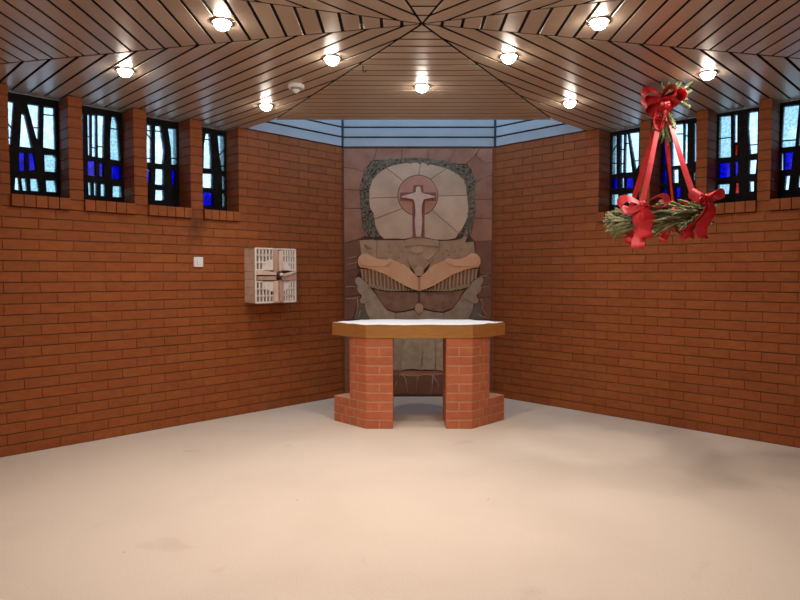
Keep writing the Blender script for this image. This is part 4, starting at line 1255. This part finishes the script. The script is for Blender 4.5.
# suspension ribbons to four points of the ring
ANG = [226, 305, 45, 112]
ends = []
for k, a in enumerate(ANG):
    r = math.radians(a)
    e = TILT @ Vector((RW * math.cos(r), RW * math.sin(r), 0.075))
    ends.append(e)
    st = HUB + Vector((0.03 * math.cos(r), 0.03 * math.sin(r), -0.02))
    pts = [st.lerp(e, i / 16) + Vector((0, 0, -0.025 * math.sin(math.pi * i / 16))) for i in range(17)]
    tw = [Vector((math.cos(r + 1.57 + .9 * math.sin(i * .22 + k)), math.sin(r + 1.57 + .9 * math.sin(i * .22 + k)), 0)) for i in range(17)]
    if k in (0, 1): tw = [Vector((1, -0.25 + .4 * math.sin(i * .3 + k), 0)) for i in range(17)]
    ribbon('ribbon', pts, tw, 0.040, wreath, [0.75 + 0.25 * i / 16 for i in range(17)])
    # the band passing under the ring
    cen = TILT @ Vector((RW * math.cos(r), RW * math.sin(r), 0))
    rad = Vector((math.cos(r), math.sin(r), 0)); tan = Vector((-math.sin(r), math.cos(r), 0))
    pts = [cen + rad * 0.092 * math.cos(q * .3927 + 1.57) * -1 + Vector((0, 0, 1)) * 0.088 * math.sin(q * .3927 + 1.57) for q in range(17)]
    ribbon('ribbon', pts, tan, 0.050, wreath)
# bows on the ring
bow(ends[0] + Vector((-0.02, -0.08, 0.0)), (1, -.15, .1), (-.1, -.3, 1), 0.145, 0.085,
    [((0.02, -0.07, -0.22), (1, 0.2, 0.1)), ((-0.03, -0.05, -0.29), (1, -.2, -.1))])
bow(ends[1] + Vector((0.02, -0.10, 0.02)), (.8, .5, .1), (0, -.2, 1), 0.11, 0.075,
    [((-0.02, -0.04, -0.27), (1, 0.3, 0)), ((-0.10, 0.0, -0.26), (.7, .5, .4))])
bow(ends[2] + Vector((0, 0.0, 0.02)), (1, .1, 0), (0, -.2, 1), 0.09, 0.055,
    [((-0.07, -0.03, -0.27), (1, 0.2, .3)), ((0.10, -0.03, -0.25), (.8, -.2, .5))])
bow(ends[3] + Vector((0.02, -0.05, 0.0)), (1, -.3, 0), (0, -.2, 1), 0.09, 0.055,
    [((0.02, -0.05, -0.25), (1, 0.2, 0)), ((-0.05, -0.05, -0.235), (1, 0.5, .4))])
# big bow at the top, its hook and fir sprays
bow(HUB + Vector((-0.015, -0.03, 0.055)), (1, -.1, -.15), (.1, -.25, 1), 0.125, 0.11,
    [((0.06, -0.03, -0.10), (.6, .3, .6)), ((-0.02, -0.04, -0.16), (1, .2, 0))])
bow(HUB + Vector((-0.045, -0.06, 0.035)), (.7, -.5, .45), (-.5, -.2, .7), 0.11, 0.12, [])
# hanging loop on the near side
lp = [HUB + Vector((-0.03 - 0.045 * math.sin(math.pi * i / 14), -0.05, 0.02 - 0.19 * math.sin(math.pi * i / 28) ** 1.0 + 0.0)) for i in range(15)]
lp += [lp[-1] + Vector((0.03 * i / 6 , -0.012 * i / 6, 0.13 * i / 6)) for i in range(1, 7)]
ribbon('ribbon', lp, (0.75, 0.6, 0.1), 0.042, wreath)
bm = bmesh.new()
for i in range(44):
    a = rnd.uniform(0, 6.28)
    p = HUB + Vector((0.02 + 0.035 * math.cos(a), 0.03 * math.sin(a), rnd.uniform(-0.13, 0.02)))
    sprig(bm, p, (0.35 * math.cos(a), 0.35 * math.sin(a), -1), rnd.uniform(.09, .14), 0, nl=0.016, fat=1.1)
for dx, dy, dz, l in ((.9, -.1, .18, .15), (.75, -.2, .45, .16), (.45, 0, .55, .13), (.9, .1, -.12, .13), (.5, -.2, -.35, .15), (.2, -.1, .5, .11),
                      (-.15, -.1, .6, .10), (-.35, 0, .45, .10), (.65, .3, .25, .14), (.3, .4, .4, .12)):
    sprig(bm, HUB + Vector((0.035, -0.02, 0.065)), (dx, dy, dz), l, -0.05, nl=0.018, fat=1.7)
fo = link('fir_spray', from_bm(bm, 'fir_spray'), 'fir', wreath); fo['kind'] = 'stuff'
bm = bmesh.new()
zt = ZC - WZ
bm_tube(bm, [HUB + Vector((0, 0, -0.08)), HUB + Vector((0, 0, 0.06)), Vector((0.02, 0, zt - 0.02)), Vector((0.02, 0, zt + 0.004))], 0.004, 6)
link('hanging_wire', from_bm(bm, 'hanging_wire', True), 'black_metal', wreath)
